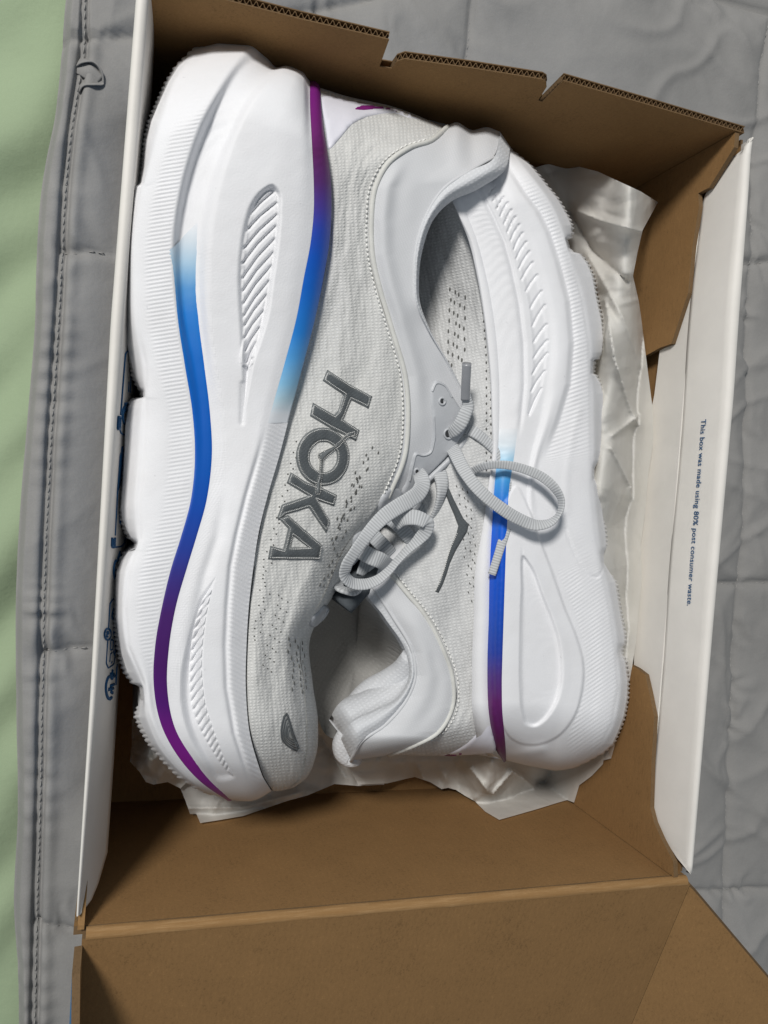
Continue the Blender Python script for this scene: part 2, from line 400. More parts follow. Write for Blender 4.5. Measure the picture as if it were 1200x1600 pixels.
    # folded corner tie at the hem
    P = at(*np.array([(122, 98), (134, 92), (152, 100), (158, 128), (136, 134), (120, 138), (124, 118)], float).T, .0)
    c = P.mean(0); tp = []
    for (a, b_, z) in [(118, 100, .002), (128, 96, .008), (146, 98, .011), (157, 112, .010), (158, 130, .006), (146, 131, .009), (128, 133, .007), (120, 142, .001)]:
        tp.append(at(a, b_, z*.55-.004))
    tp = spline(np.array(tp), 40)
    sd = np.tile(np.array([[.35, -.45, .8]]), (40, 1))
    V, F, U = tube(tp, .0030, 8, 1, .16, sd); obj('fabric_tie', V, F, M_QUILT, Q, U)
    V, F, U = tube(spline(np.array([at(122, 104, -.001), at(137, 112, .0015), at(154, 128, .0005)]), 14), .0034, 8, 1, .22, np.tile([[.5, .6, .3]], (14, 1)))
    obj('fabric_tie', V, F, M_QUILT, Q, U)
    # green sheet below
    xs = np.arange(-.40, .0, .0032); ys = np.arange(-.48, .52, .0032); X, Y = np.meshgrid(xs, ys, indexing='ij')
    c_ = Y*.88-X*1.0
    Z = -.0335+.0085*np.sin(c_*44+2.4*fbm(X*8, Y*8, 31, 2)*3)*.3+.0026*np.sin(c_*118+5*fbm(X*9, Y*7, 35, 2))*(.6+fbm(X*6, Y*6, 36, 2))+.012*fbm(X*9-Y*4, Y*10, 41, 3)
    Z += .006*np.exp(-((X+.20)/.03)**2)*0
    n, m = X.shape
    o = obj('bed_sheet', np.stack([X, Y, Z], -1).reshape(-1, 3), grid_faces(n, m).tolist(), M_SHEET)
    tag(o, 'green cotton bed sheet with soft diagonal folds along the left edge of the grey quilt', 'bed sheet')
build_bed()

# ------------------------------------------------------------------ shoe box
def build_box():
    B = empty('shoe_box', (0, 0, 0), 'open corrugated shoe box, brown inside with white folded side walls, holding both shoes', 'shoe box')
    T = .003
    panel('floor', [(-HX, -HY, T), (HX, -HY, T), (HX, HY, T), (-HX, HY, T)], T, M_KRAFT, B, nrm=(0, 0, 1))
    def flutes(top, nrm, name='corrugated_edge', depth=.004, pitch=.0023, th=.0024):
        """wavy core and two liners showing on a cut edge; top = 3D polyline of the edge, nrm = direction through the board"""
        P = np.asarray(top, float); s_ = np.concatenate([[0], np.cumsum(np.linalg.norm(np.diff(P, axis=0), axis=1))])
        n = max(8, int(s_[-1]/pitch*8)); q = np.stack([np.interp(np.linspace(0, s_[-1], n), s_, P[:, k]) for k in range(3)], -1)
        ph = np.linspace(0, s_[-1], n)/pitch*math.tau; nrm = np.asarray(nrm, float); pk = Pack()
        wv = q+nrm*(th*.5+th*.36*np.sin(ph))[:, None]
        for off in (-.00022, .00022):
            a = wv+nrm*off; V = np.stack([a, a-np.array([0, 0, depth])], 1).reshape(-1, 3)
            pk.add(V, grid_faces(n, 2))
        a = np.stack([wv-nrm*.00022, wv+nrm*.00022], 1).reshape(-1, 3); pk.add(a, grid_faces(n, 2))
        pk.build(name, M_KEDGE, B)
    # near wall (the lid is hinged on it)
    panel('near_wall', [(-HX, -HY, 0), (HX, -HY, 0), (HX, -HY, H-.0036), (-HX, -HY, H-.0036)], T, [M_KRAFT, M_WBOARD, M_KEDGE], B, nrm=(0, 1, 0))
    # far wall with cut-outs: two liners with the wavy core between them
    px = [(238, -26), (342, 0), (470, 30), (608, 62), (593, 104), (600, 105), (612, 107), (620, 96), (632, 92), (740, 107), (847, 124), (853, 128), (854, 136), (841, 157), (847, 159), (880, 126), (1010, 163), (1163, 208)]
    top = at_y(*np.array(px, float).T, HY); top[:, 1] = HY; top[0, 2] = top[1, 2] = H
    for k, off in (('far_wall', 0), ('far_wall_liner', .0026)):
        P = np.vstack([[(-HX+.004, HY, 0)], top, [(HX, HY, 0)]])+np.array([0, off, 0])
        panel(k, P, .0004, [M_KRAFT, M_KRAFT if off == 0 else M_BLUEB, M_KEDGE], B, nrm=(0, -1, 0))
    for a, b in ((0, 4), (6, 13), (14, 18)):
        tt = top[a:b].copy(); tt[:, 2] -= .0003; tt[:, 1] += .0003
        flutes(tt, (0, 1, 0))
    # left wall: outer board, folded rim, inner white panel leaning in
    rimL = np.array([(212, 0), (173, 500), (140, 1100), (119, 1431)], float)
    inL = np.array([(231, 0), (191, 500), (149, 1100), (123, 1428)], float)
    yl = np.linspace(-34, 1431, 60)
    xo = np.interp(yl, np.append([-34], rimL[:, 1]), np.append([214.5], rimL[:, 0])); xi = np.interp(yl, np.append([-34], inL[:, 1]), np.append([234], inL[:, 0]))
    xb = np.interp(yl, [-34, 20, 60, 100, 200, 400, 600, 900, 1100, 1333, 1400, 1431], [236, 240, 241, 240, 234, 222, 212, 196, 184, 168, 148, 124.5])
    ybs = np.interp(yl, [-34, 0, 1250, 1333, 1431], [-30, 4, 1250, 1333, 1430.5])
    dp = np.interp(yl, [-34, 0, 90, 1230, 1340, 1405, 1431], [.002, .018, .045, .045, .034, .012, .001])
    O = at(xo, yl, H); I = at(xi, yl, H); L = at(xb, ybs, H-dp)
    prof = [O-np.array([0, 0, .02]), O-np.array([0, 0, .0012]), O*.75+I*.25+np.array([0, 0, .0004]), O*.3+I*.7+np.array([0, 0, .0003]), I-np.array([-.0002, 0, .0012])]
    for t in (.12, .35, .6, .85, 1.0):
        bul = np.array([.0003*math.sin(math.pi*t), 0, 0]); p_ = I*(1-t)+L*t+bul*np.minimum(dp/.045, 1)[:, None]; p_[:, 2] -= .0012*(1-t); prof.append(p_)
    V = np.stack(prof, 1); n, m = V.shape[:2]
    lp = obj('left_side_panel', V.reshape(-1, 3), grid_faces(n, m).tolist(), M_WBOARD, B)
    md = lp.modifiers.new('thickness', 'SOLIDIFY'); md.thickness = .0007; md.offset = 1
    panel('left_wall', [(-HX+.0022, -HY, 0), (-HX+.0022, HY, 0), (-HX+.0022, HY, H-.007), (-HX+.0022, -HY, H-.007)], .0014, [M_KRAFT, M_BLUEB, M_KEDGE], B, nrm=(1, 0, 0))
    # brown corner flaps of the left side
    panel('corner_flap', [(-HX+.0035, -HY, 0), (-HX+.0035, -HY+.055, 0), (-HX+.0035, -HY+.055, H-.03), (-HX+.0035, -HY+.012, H-.006), (-HX+.0035, -HY+.0015, H-.001), (-HX+.0035, -HY, H-.001)], .0022, M_KRAFT, B, nrm=(1, 0, 0))
    panel('corner_flap', [(-HX+.0035, HY, 0), (-HX+.0035, HY-.055, 0), (-HX+.0035, HY-.055, H-.03), (-HX+.0035, HY-.012, H-.01), (-HX+.0035, HY, H-.003)], .0022, M_KRAFT, B, nrm=(1, 0, 0))
    # printed pictograms on the left inner panel (blue line work on the white board)
    def on_left(px_, py_, lift=.0006):
        px_ = np.asarray(px_, float); py_ = np.asarray(py_, float)
        i_ = np.interp(py_, yl, xi); b_ = np.interp(py_, yl, xb); t = np.clip((px_-i_)/(b_-i_), 0, 1.2)
        z = H-.0012*(1-t)-.045*t
        p_ = at(px_, py_, z); p_[..., 0] += lift; return p_
    def strokes(name, lines, w_=.00032):
        pk = Pack()
        for l in lines:
            a = np.array(l, float); k = np.concatenate([[0], np.cumsum(np.linalg.norm(np.diff(a, axis=0), axis=1))])
            nn = max(2, int(k[-1]/3)); q = np.stack([np.interp(np.linspace(0, k[-1], nn), k, a[:, i]) for i in (0, 1)], -1)
            pk.add(*tube(on_left(q[:, 0], q[:, 1]), w_, 5))
        return pk.build(name, M_BLUE, B)
    z2 = lambda x, y: (150+x/5.16, 540+y/5.16); z3 = lambda x, y: (140+x/5.71, 840+y/5.71)
    mp = lambda f, *pts: [f(*p_) for p_ in pts]
    ell = lambda f, cx, cy, rx, ry, a0=0, a1=360: [f(cx+rx*math.cos(math.radians(t)), cy+ry*math.sin(math.radians(t))) for t in np.linspace(a0, a1, 24)]
    strokes('printed_frame', [mp(z2, (300, 400), (298, 60), (285, 40), (235, 45), (222, 70), (185, 560)), mp(z2, (180, 680), (190, 712), (240, 722))])
    strokes('printed_badge', [mp(z2, (166, 575), (182, 575), (178, 672), (160, 672), (166, 575)), mp(z2, (170, 590), (170, 655)), mp(z2, (174, 590), (172, 655))], .0005)
    strokes('printed_pictogram', [ell(z2, 225, 560, 28, 75, 60, 300), mp(z2, (215, 470), (250, 460), (258, 490)), mp(z2, (200, 540), (240, 490), (255, 520)), mp(z2, (225, 640), (238, 560), (232, 520))], .0006)
    strokes('printed_caption', [mp(z2, (268, 215), (262, 380)), mp(z2, (250, 290), (246, 375)), mp(z2, (272, 170), (268, 200))], .00035)
    strokes('printed_frame', [mp(z2, (230, 840), (195, 850), (180, 880), (160, 1150), (140, 1530))])
    pk = Pack()
    for t in np.linspace(0, 1, 16):
        a = z2(190-25*t, 860+270*t); b = z2(228-60*t*t, 850+270*t)
        pk.add(*tube(on_left(np.linspace(a[0], b[0], 5), np.linspace(a[1], b[1], 5)), .0022, 5, 1, .1, np.tile([[0, 1, 0.]], (5, 1))))
    pk.build('printed_tag', M_BLUE, B)
    strokes('printed_pictogram', [mp(z2, (205, 1270), (180, 1290), (176, 1430), (205, 1430)), mp(z2, (200, 1300), (188, 1320), (190, 1400), (205, 1390)), mp(z2, (190, 1350), (205, 1350))], .0007)
    strokes('printed_badge', [mp(z3, (185, 0), (182, 78), (205, 84), (208, 0)), mp(z3, (192, 20), (204, 22)), mp(z3, (192, 45), (204, 46)), mp(z3, (190, 60), (200, 62))], .0006)
    strokes('printed_frame', [mp(z3, (208, 84), (265, 80), (300, 50), (308, 0))])
    strokes('printed_pictogram', [ell(z3, 225, 290, 30, 90, 70, 285), mp(z3, (232, 190), (252, 125)), mp(z3, (248, 190), (268, 150)), mp(z3, (240, 160), (235, 190), (262, 185)), mp(z3, (215, 285), (240, 300)), mp(z3, (228, 270), (232, 320))], .0006)
    strokes('printed_frame', [mp(z3, (250, 540), (190, 548), (165, 590), (152, 810)), mp(z3, (145, 915), (132, 1120), (150, 1165), (200, 1130), (212, 1050))])
    strokes('printed_badge', [ell(z3, 146, 862, 28, 52), mp(z3, (140, 840), (154, 842)), mp(z3, (140, 855), (154, 857)), mp(z3, (139, 840), (138, 890)), mp(z3, (146, 875), (152, 890), (144, 892))], .0004)
    strokes('printed_pictogram', [mp(z3, (232, 600), (200, 605), (180, 700), (184, 725), (235, 735)), mp(z3, (225, 620), (205, 625), (195, 695), (228, 700)), mp(z3, (205, 640), (226, 640)), mp(z3, (202, 665), (226, 665))], .0004)
    strokes('printed_pictogram', [mp(z3, (208, 790), (195, 835), (206, 872)), mp(z3, (203, 800), (203, 865))], .0007)
    strokes('printed_pictogram', [mp(z3, (172, 915), (196, 910), (190, 1000), (166, 1003), (172, 915)), mp(z3, (215, 930), (210, 1050)), mp(z3, (185, 1025), (170, 1030), (165, 1070), (162, 1110)), mp(z3, (175, 1120), (185, 1105)), mp(z3, (195, 1010), (188, 1040), (205, 1050))], .0003)
    strokes('printed_pictogram', [ell(z3, 160, 1340, 36, 100, 60, 268), mp(z3, (170, 1260), (185, 1180)), mp(z3, (180, 1260), (198, 1215)), mp(z3, (165, 1215), (175, 1250), (208, 1235)), mp(z3, (150, 1355), (170, 1360), (192, 1345)), mp(z3, (170, 1370), (186, 1385)), mp(z3, (165, 1325), (200, 1310))], .0007)
    strokes('printed_caption', [mp(z3, (232, 1130), (222, 1315)), mp(z3, (226, 1160), (218, 1300))], .0003)
    # right wall: outer board, rim, white upper panel, white lower panel, brown corner flaps
    panel('right_wall', [(HX-.0002, -HY, 0), (HX-.0002, HY, 0), (HX-.0002, HY, H-.006), (HX-.0002, -HY, H-.006)], .0012, [M_KRAFT, M_BLUEB, M_KEDGE], B, nrm=(-1, 0, 0))
    ya = np.linspace(216, 1364, 60)
    xo = np.interp(ya, [216, 384, 617, 957, 1364], [1174, 1163, 1146, 1115, 1079]); xi = np.interp(ya, [216, 224, 318, 397, 489, 617, 957, 1364], [1170, 1164, 1158, 1150, 1142, 1135.5, 1106, 1075])
    O = at(xo, ya, H); I = at(xi, ya, H-.0005)
    xc = HX-.0045
    # lower edge of the upper panel (score line) with chamfered ends
    cl = np.array([(1164, 222), (1150, 234), (1134, 250), (1121, 270), (1108, 292), (1097, 316), (1084, 436), (1079, 502), (1069, 617), (1056, 780), (1042, 957), (1033, 1070), (1024, 1180), (1018, 1269), (1035, 1311), (1052, 1344), (1068, 1362), (1076, 1365)], float)
    clp = at_x(cl[:, 0], cl[:, 1], xc); k = np.concatenate([[0], np.cumsum(np.linalg.norm(np.diff(clp, axis=0), axis=1))])
    # rows matched along the wall
    yw = np.linspace(I[0, 1]-.0004, I[-1, 1]+.0004, 90)
    order = np.argsort(clp[:, 1]); zc_ = np.interp(yw, clp[order, 1], clp[order, 2])
    Io = np.argsort(I[:, 1]); xin = np.interp(yw, I[Io, 1], I[Io, 0]); xon = np.interp(yw, O[Io, 1], O[Io, 0])
    hh = np.full(90, H); rows = []
    wob = .0006*np.sin(yw*60)
    rows.append(np.stack([xon, yw, hh-.02], -1)); rows.append(np.stack([xon, yw, hh-.001], -1)); rows.append(np.stack([xon*.7+xin*.3, yw, hh+.0003], -1)); rows.append(np.stack([xon*.25+xin*.75, yw, hh+.0001], -1))
    for t in np.linspace(0, 1, 12):
        z = (H-.001)*(1-t)+zc_*t; zt = (H-z)/.036
        x = xin*(1-np.minimum(zt, 1))+xc*np.minimum(zt, 1)
        x = np.minimum(x, xin)-.0008*np.sin(np.pi*np.clip(zt, 0, 1))+wob*zt; rows.append(np.stack([x, yw, z], -1))
    V = np.stack(rows, 1)
    up = obj('right_side_panel', V.reshape(-1, 3), grid_faces(90, V.shape[1], flip=True).tolist(), M_WBOARD, B)
    md = up.modifiers.new('thickness', 'SOLIDIFY'); md.thickness = .0007; md.offset = -1
    top_px = cl[5:14]; bot = np.array([(1012, 1285), (1000, 1180), (992, 1050), (994, 905), (999, 790), (1009, 690), (1024, 617), (1033, 544), (1050, 420), (1060, 330)], float)
    P = np.vstack([at_x(top_px[:, 0], top_px[:, 1], xc), at_x(bot[:, 0], bot[:, 1], xc)]); P[:, 0] = xc-.0006
    P[:9, 2] += .0003
    panel('right_lower_panel', P, .0007, M_WBOARD, B, nrm=(-1, 0, 0))
    xf = HX-.0075
    far = np.array([(1161, 209), (1158, 224), (1134, 251), (1108, 293), (1091, 302), (1092, 323), (1082, 384), (1075, 457), (1049, 537), (1032, 543)], float)
    P = at_x(far[:, 0], far[:, 1], xf); P[:, 0] = xf; P[0] = (xf, HY-.0004, H-.0008); P[:5, 2] = np.minimum(P[:5, 2], H-.001)
    P = np.vstack([P, [(xf, P[-1, 1]-.006, P[-1, 2]-.03), (xf, P[-1, 1]-.008, T), (xf, HY-.0004, T)]])
    panel('corner_flap', P, .0022, [M_KRAFT, M_KRAFT, M_KEDGE], B, nrm=(-1, 0, 0))
    nr = np.array([(995, 1044), (1008, 1054), (1015, 1085), (1022, 1120), (1018, 1190), (1016, 1262), (1022, 1285), (1034, 1312), (1052, 1346), (1067, 1363)], float)
    P = at_x(nr[:, 0], nr[:, 1], xf); P[:, 0] = xf; P[-1] = (xf, -HY+.0004, H-.0008)
    P = np.vstack([[(xf, P[0, 1]+.006, T)], P, [(xf, -HY+.0004, T)]])
    panel('corner_flap', P, .0022, [M_KRAFT, M_KRAFT, M_KEDGE], B, nrm=(-1, 0, 0))
    # printed sentence on the right panel
    cu = bpy.data.curves.new('printed_sentence', 'FONT'); cu.body = 'This box was made using 80% post consumer waste.'
    cu.size = .0060; cu.extrude = .00005; cu.space_character = 1.06; cu.offset = .00001; cu.align_x = 'LEFT'
    to = bpy.data.objects.new('printed_sentence', cu); COL.objects.link(to)
    a = at_x(1094, 655, xc); b = at_x(1072.5, 946, xc); d = b-a; d[0] = 0
    bpy.context.view_layer.update(); me = bpy.data.meshes.new_from_object(to); bpy.data.objects.remove(to)
    t_ = bpy.data.objects.new('printed_sentence', me); COL.objects.link(t_); me.materials.append(M_BLUE); t_.parent = B
    wx = max(v.co.x for v in me.vertices); sc = np.linalg.norm(d)/wx
    ex = Vector((d/np.linalg.norm(d)).tolist()); ez = Vector((-1, 0, 0)); ey = ez.cross(ex)
    R = Matrix((ex, ey, ez)).transposed().to_4x4(); R.translation = Vector((xc-.0006, a[1], a[2])); R = R@Matrix.Diagonal((sc, sc*1.05, 1, 1)); t_.matrix_local = R
    # let the print hug the bulged panel
    inv = R.inverted()
    for v in me.vertices:
        p_ = R@v.co; zt = min(1, max(0, (H-p_.z)/.036)); xi_ = float(np.interp(p_.y, yw[::-1], xin[::-1]))
        p_.x = xi_*(1-zt)+xc*zt-.0008*math.sin(math.pi*zt)+.0006*math.sin(p_.y*60)*zt-.0011+(p_.x-(xc-.0006))
        v.co = inv@p_
    # lid hinged on the near wall, hanging outwards, with its two side flaps standing up
    th = math.radians(21); dv = np.array([0, -math.cos(th), -math.sin(th)]); nv = np.array([0, -math.sin(th), math.cos(th)])
    fr = .0021; fa = math.pi/2+th; fc = np.array([0, -HY-fr, H-fr]); h0 = fc+np.array([0, math.cos(fa), math.sin(fa)])*fr; LW = .16
    c = lambda x, s_, n_=0: h0+np.array([x, 0, 0])+dv*s_+nv*n_
    panel('lid', [c(-HX+.003, 0), c(HX+.001, 0), c(HX+.001, LW), c(-HX+.003, LW)], T, [M_KRAFT, M_BLUEB, M_KEDGE], B, nrm=nv)
    ta = math.radians(64); o_ = np.array([math.sin(ta), 0, 0])+nv*math.cos(ta); hb = h0+np.array([HX+.0012, 0, 0])
    f_ = lambda s_, n_: hb+dv*s_+o_*n_
    panel('lid_flap', [f_(.0015, 0), f_(LW, 0), f_(LW, .075), f_(.062, .075), f_(.004, .0035)], .0026, [M_KRAFT, M_BLUEB, M_KEDGE], B, nrm=nv-o_)
    x = -HX+.0033
    panel('lid_flap', [c(x, .003), c(x, LW), c(x+.005, LW, .040), c(x+.003, .05, .036), c(x+.001, .012, .022), c(x, .004, .010)], .0026, [M_KRAFT, M_BLUEB, M_KEDGE], B, nrm=(1, 0, 0))
    pk = Pack()
    for (s0, n0) in ((.052, .0365), (.058, .037)):
        V, F, U = tube([c(x+.0022, s0, n0), c(x+.0006, s0+.004, n0+.001), c(x+.0022, s0+.009, n0)], .0014, 6); pk.add(V, F, U)
    pk.build('torn_edge', M_KRAFTL, B)
    # worn fold between wall and lid
    xs = np.linspace(-HX+.0042, HX-.0005, 140); an = np.linspace(-.05, fa+.12, 12); V = []
    for x in xs:
        wv = .00025*fbm(np.array([x*70.]), np.array([0.]), 61, 3)[0]
        for a_ in an: V.append((x, fc[1]+(fr+.0003+wv)*math.cos(a_), fc[2]+(fr+.0003+wv)*math.sin(a_)))
    V += [(v[0], fc[1]+(v[1]-fc[1])*.8, fc[2]+(v[2]-fc[2])*.8) for v in V]
    obj('worn_fold', V, grid_faces(140, 12, flip=True).tolist()+grid_faces(140, 12, 140*12).tolist(), M_KRAFTL, B)
    return B
build_box()

# ------------------------------------------------------------------ shoes
class Shoe:
    """both flanks of a shoe lying on its side, lofted through stations from its heel to its toe"""
    def __init__(s, root, zc, tilt=0): s.root, s.zc, s.tilt, s.maps = root, zc, tilt, {}
    def zf(s, Y): return s.zc+s.tilt*smooth(760, 60, Y)          # the heel end of the left shoe rests a little higher
    def loft(s, tab, W, ends, nt, sub, relief=None, offset=0., c0=None, rng=(0., 1.)):
        """tab (stations, curves, 2) image positions; W (stations, curves) half widths; returns px, py, w grids"""
        tab = np.asarray(tab, float); W = np.asarray(W, float); N, K = W.shape
        mid = tab.mean(1); k = np.concatenate([[0], np.cumsum(np.linalg.norm(np.diff(mid, axis=0), axis=1))])
        t = np.linspace(k[0]+(k[-1]-k[0])*rng[0], k[0]+(k[-1]-k[0])*rng[1], nt)
        R = hermite(k, tab, t); w_ = hermite(k, W, t)
        if c0 is not None:
            y = R[:, 1, 1]; yy = np.array(c0, float); R[:, 0, 1] = y
            x = np.interp(y, yy[:, 1], yy[:, 0])
            R[:, 0, 0] = np.minimum(x, R[:, 1, 0]-1.5) if s.sgn < 0 else np.maximum(x, R[:, 1, 0]+1.5)
        uq = np.concatenate([np.linspace(i, i+1, n, endpoint=False) for i, n in enumerate(sub)]+[[K-1]])
        X = pchip(np.arange(K), R[:, :, 0], uq); Y = pchip(np.arange(K), R[:, :, 1], uq); w_ = pchip(np.arange(K), w_, uq)
        a, b = ends; d0 = t[:, None]; d1 = k[-1]-t[:, None]; g = np.ones_like(d0)
        if a: g = g*np.sqrt(np.clip(1-(1-np.clip(d0/a, 0, 1))**2, 0, 1))
        if b: g = g*np.sqrt(np.clip(1-(1-np.clip(d1/b, 0, 1))**2, 0, 1))
        if relief is not None: w_ = w_+relief(X, Y)
        return X, Y, w_*g+offset*np.minimum(1, g*3), uq
    def world(s, X, Y, w_, lo=False):
        P = at(X, Y, s.zf(Y)+w_)
        if lo: P = P.copy(); P[..., 2] = s.zf(Y)-w_
        return P
    def zmap(s, name, grids):
        Z = np.full((1640, 1240), np.nan)
        for X, Y, w_ in grids:
            A = np.full((1640, 1240), 0.); C = np.zeros_like(A)
            xi = np.clip(X.round().astype(int), 0, 1239).ravel(); yi = np.clip(Y.round().astype(int), 0, 1639).ravel()
            np.add.at(A, (yi, xi), (s.zf(Y)+w_).ravel()); np.add.at(C, (yi, xi), 1)
            Z = np.where(C > 0, A/np.maximum(C, 1), Z)
        for _ in range(40):
            pad = np.pad(Z, 1, constant_values=np.nan); st = np.stack([pad[:-2, 1:-1], pad[2:, 1:-1], pad[1:-1, :-2], pad[1:-1, 2:]])
            ok = ~np.isnan(st); cnt = ok.sum(0); sm = np.where(ok, st, 0).sum(0)
            Z = np.where(np.isnan(Z) & (cnt > 0), sm/np.maximum(cnt, 1), Z)
        Z = np.nan_to_num(Z, nan=s.zc)
        for _ in range(2): p_ = np.pad(Z, 1, mode='edge'); Z = sum(p_[i:i+Z.shape[0], j:j+Z.shape[1]] for i in range(3) for j in range(3))/9
        s.maps[name] = Z
    def z(s, name, x, y):
        Z = s.maps[name]; x = np.clip(np.asarray(x, float), 0, 1238); y = np.clip(np.asarray(y, float), 0, 1638)
        i, j = np.floor(y).astype(int), np.floor(x).astype(int); fy, fx = y-i, x-j
        return (Z[i, j]*(1-fx)+Z[i, j+1]*fx)*(1-fy)+(Z[i+1, j]*(1-fx)+Z[i+1, j+1]*fx)*fy
    def on(s, name, x, y, lift=0.):
        x = np.asarray(x, float); y = np.asarray(y, float); f = lambda a, b: at(a, b, s.z(name, a, b))
        P = f(x, y)
        if np.any(np.asarray(lift) != 0):
            n = np.cross(f(x+4, y)-f(x-4, y), f(x, y-4)-f(x, y+4)); n /= np.linalg.norm(n, axis=-1)[..., None]+1e-12
            P = P+n*np.asarray(lift)[..., None]
        return P
    def patch(s, name, srf, outer, mat, lift=.0006, holes=(), step=3., parent=None, dip=.0012, dome=0., col=None, edge=1.6):
        """thin piece cut to an outline and laid on a surface of the shoe, with its own side walls"""
        rings = [np.asarray(outer, float)]+[np.asarray(h, float) for h in holes]; pts = []; ed = []
        for r in rings:
            q = []
            for i in range(len(r)):
                a, b = r[i], r[(i+1) % len(r)]; n = max(1, int(np.linalg.norm(b-a)/step)); q += [a+(b-a)*k/n for k in range(n)]
            b0 = len(pts); pts += q; ed += [(b0+i, b0+(i+1) % len(q)) for i in range(len(q))]
        nb = len(pts); o = rings[0]
        gx, gy = np.meshgrid(np.arange(o[:, 0].min(), o[:, 0].max(), step), np.arange(o[:, 1].min(), o[:, 1].max(), step)); gx, gy = gx.ravel(), gy.ravel()
        def dist(x, y):
            d = sdf(x, y, rings[0])
            for h in rings[1:]: d = np.minimum(d, -sdf(x, y, h))
            return d
        k = dist(gx, gy) > step*.6; gx, gy = gx[k], gy[k]
        # one inner ring keeps a rounded edge
        allp = np.vstack([np.array(pts), np.column_stack([gx, gy])])
        r = delaunay_2d_cdt([Vector(p_) for p_ in allp.tolist()], ed, [], 0, 1e-5)
        P2 = np.array([list(v) for v in r[0]]); F = [list(f) for f in r[2]]
        c = np.array([P2[f].mean(0) for f in F]); ok = dist(c[:, 0], c[:, 1]) > 0; F = [f for f, q in zip(F, ok) if q]
        d = np.maximum(dist(P2[:, 0], P2[:, 1]), 0)
        L = lift*np.sqrt(np.clip(1-(1-np.clip(d/edge, 0, 1))**2, 0, 1))*.75+lift*.25+dome*(1-np.exp(-d/6))
        V = s.on(srf, P2[:, 0], P2[:, 1], L)
        # orientation and rim
        F = [f if np.cross(P2[f[1]]-P2[f[0]], P2[f[2]]-P2[f[0]]) < 0 else f[::-1] for f in F]
        cnt = {}
        for f in F:
            for i in range(3): cnt[(f[i], f[(i+1) % 3])] = 1
        rim = [e for e in cnt if (e[1], e[0]) not in cnt]; low = {}; VL = []
        ids = sorted({i for e in rim for i in e})
        Pl = s.on(srf, P2[ids, 0], P2[ids, 1], np.full(len(ids), -dip))
        low = {i: len(V)+n for n, i in enumerate(ids)}; V = np.vstack([V, Pl])
        F = F+[[b, a, low[a], low[b]] for a, b in rim]
        uv = np.vstack([P2, P2[ids]])/3900.
        cc = None
        if col is not None: cc = col(np.append(P2[:, 0], P2[ids, 0]), np.append(P2[:, 1], P2[ids, 1]))
        return obj(name, V, F, mat, parent or s.root, uv, cc)
    def stitches(s, name, srf, line, mat, parent=None, step=7., ln=4.6, lift=.0006, rad=.00034, spl=True):
        L = spline(np.array(line, float), 400) if spl else np.array(line, float)
        k = np.concatenate([[0], np.cumsum(np.linalg.norm(np.diff(L, axis=0), axis=1))]); pk = Pack()
        for a in np.arange(0, k[-1]-ln, step):
            q = np.stack([np.interp([a, a+ln*.5, a+ln], k, L[:, i]) for i in (0, 1)], -1)
            P = s.on(srf, q[:, 0], q[:, 1], np.array([0, lift, 0.])); pk.add(*tube(P, rad, 5))
        return tag(pk.build(name, mat, parent or s.root), kind='stuff')
    def cord(s, name, srf, line, rad, mat, lift=.0003, parent=None, n=200, spl=True):
        L = spline(np.array(line, float), n) if spl else np.array(line, float)
        V, F, U = tube(s.on(srf, L[:, 0], L[:, 1], np.full(len(L), lift)), rad, 7); return obj(name, V, F, mat, parent or s.root, U)
def two_sided(sh, name, X, Y, w_, mat, flip, col=None, wlow=None, close=True, step=3):
    """near flank from the grid, far flank mirrored and coarser, joined along both long edges"""
    n, m = X.shape; V = [sh.world(X, Y, w_).reshape(-1, 3)]; F = grid_faces(n, m, 0, flip).tolist()
    rows = np.unique(np.append(np.arange(0, n, step), n-1)); cols = np.unique(np.append(np.arange(0, m, step), m-1))
    Xl, Yl, wl = X[np.ix_(rows, cols)], Y[np.ix_(rows, cols)], (w_ if wlow is None else wlow)[np.ix_(rows, cols)]
    hi = sh.world(Xl, Yl, wl); lo_ = hi.copy(); lo_[..., 2] = 2*sh.zf(Yl)-hi[..., 2]
    V.append(lo_.reshape(-1, 3)); F += grid_faces(len(rows), len(cols), n*m, not flip).tolist()
    uv = [np.stack([X, Y], -1).reshape(-1, 2)/3900., np.stack([Xl, Yl], -1).reshape(-1, 2)/3900.]
    cc = None if col is None else np.vstack([col(X, Y).reshape(-1, 3), col(Xl, Yl).reshape(-1, 3)])
    if close:
        for cu, cl in ((0, 0), (m-1, len(cols)-1)):
            a = hi[:, cl]; b = lo_[:, cl]; base = sum(len(v) for v in V); q = 6
            strip = np.stack([a*(1-t)+b*t for t in np.linspace(0, 1, q)], 1)
            V.append(strip.reshape(-1, 3)); F += grid_faces(len(rows), q, base, flip if cu else not flip).tolist()
            uv.append(np.zeros((len(rows)*q, 2)))
            if cc is not None: cc = np.vstack([cc, np.tile(WHITE, (len(rows)*q, 1))])
    return obj(name, np.vstack(V), F, mat, sh.root, np.vstack(uv), cc)
def rampcol(stops):
    k = np.array([a for a, _ in stops], float); c = s2l([b for _, b in stops])
    return lambda y: np.stack([np.interp(y, k, c[:, i]) for i in range(3)], -1)
white = lambda X, Y: np.broadcast_to(WHITE, X.shape+(3,))
def ribs(t, duty=.22):
    """sharp little valley once per unit of t"""
    f = t-np.floor(t); return np.where(f < duty, -np.sin(np.pi*f/duty), 0.)

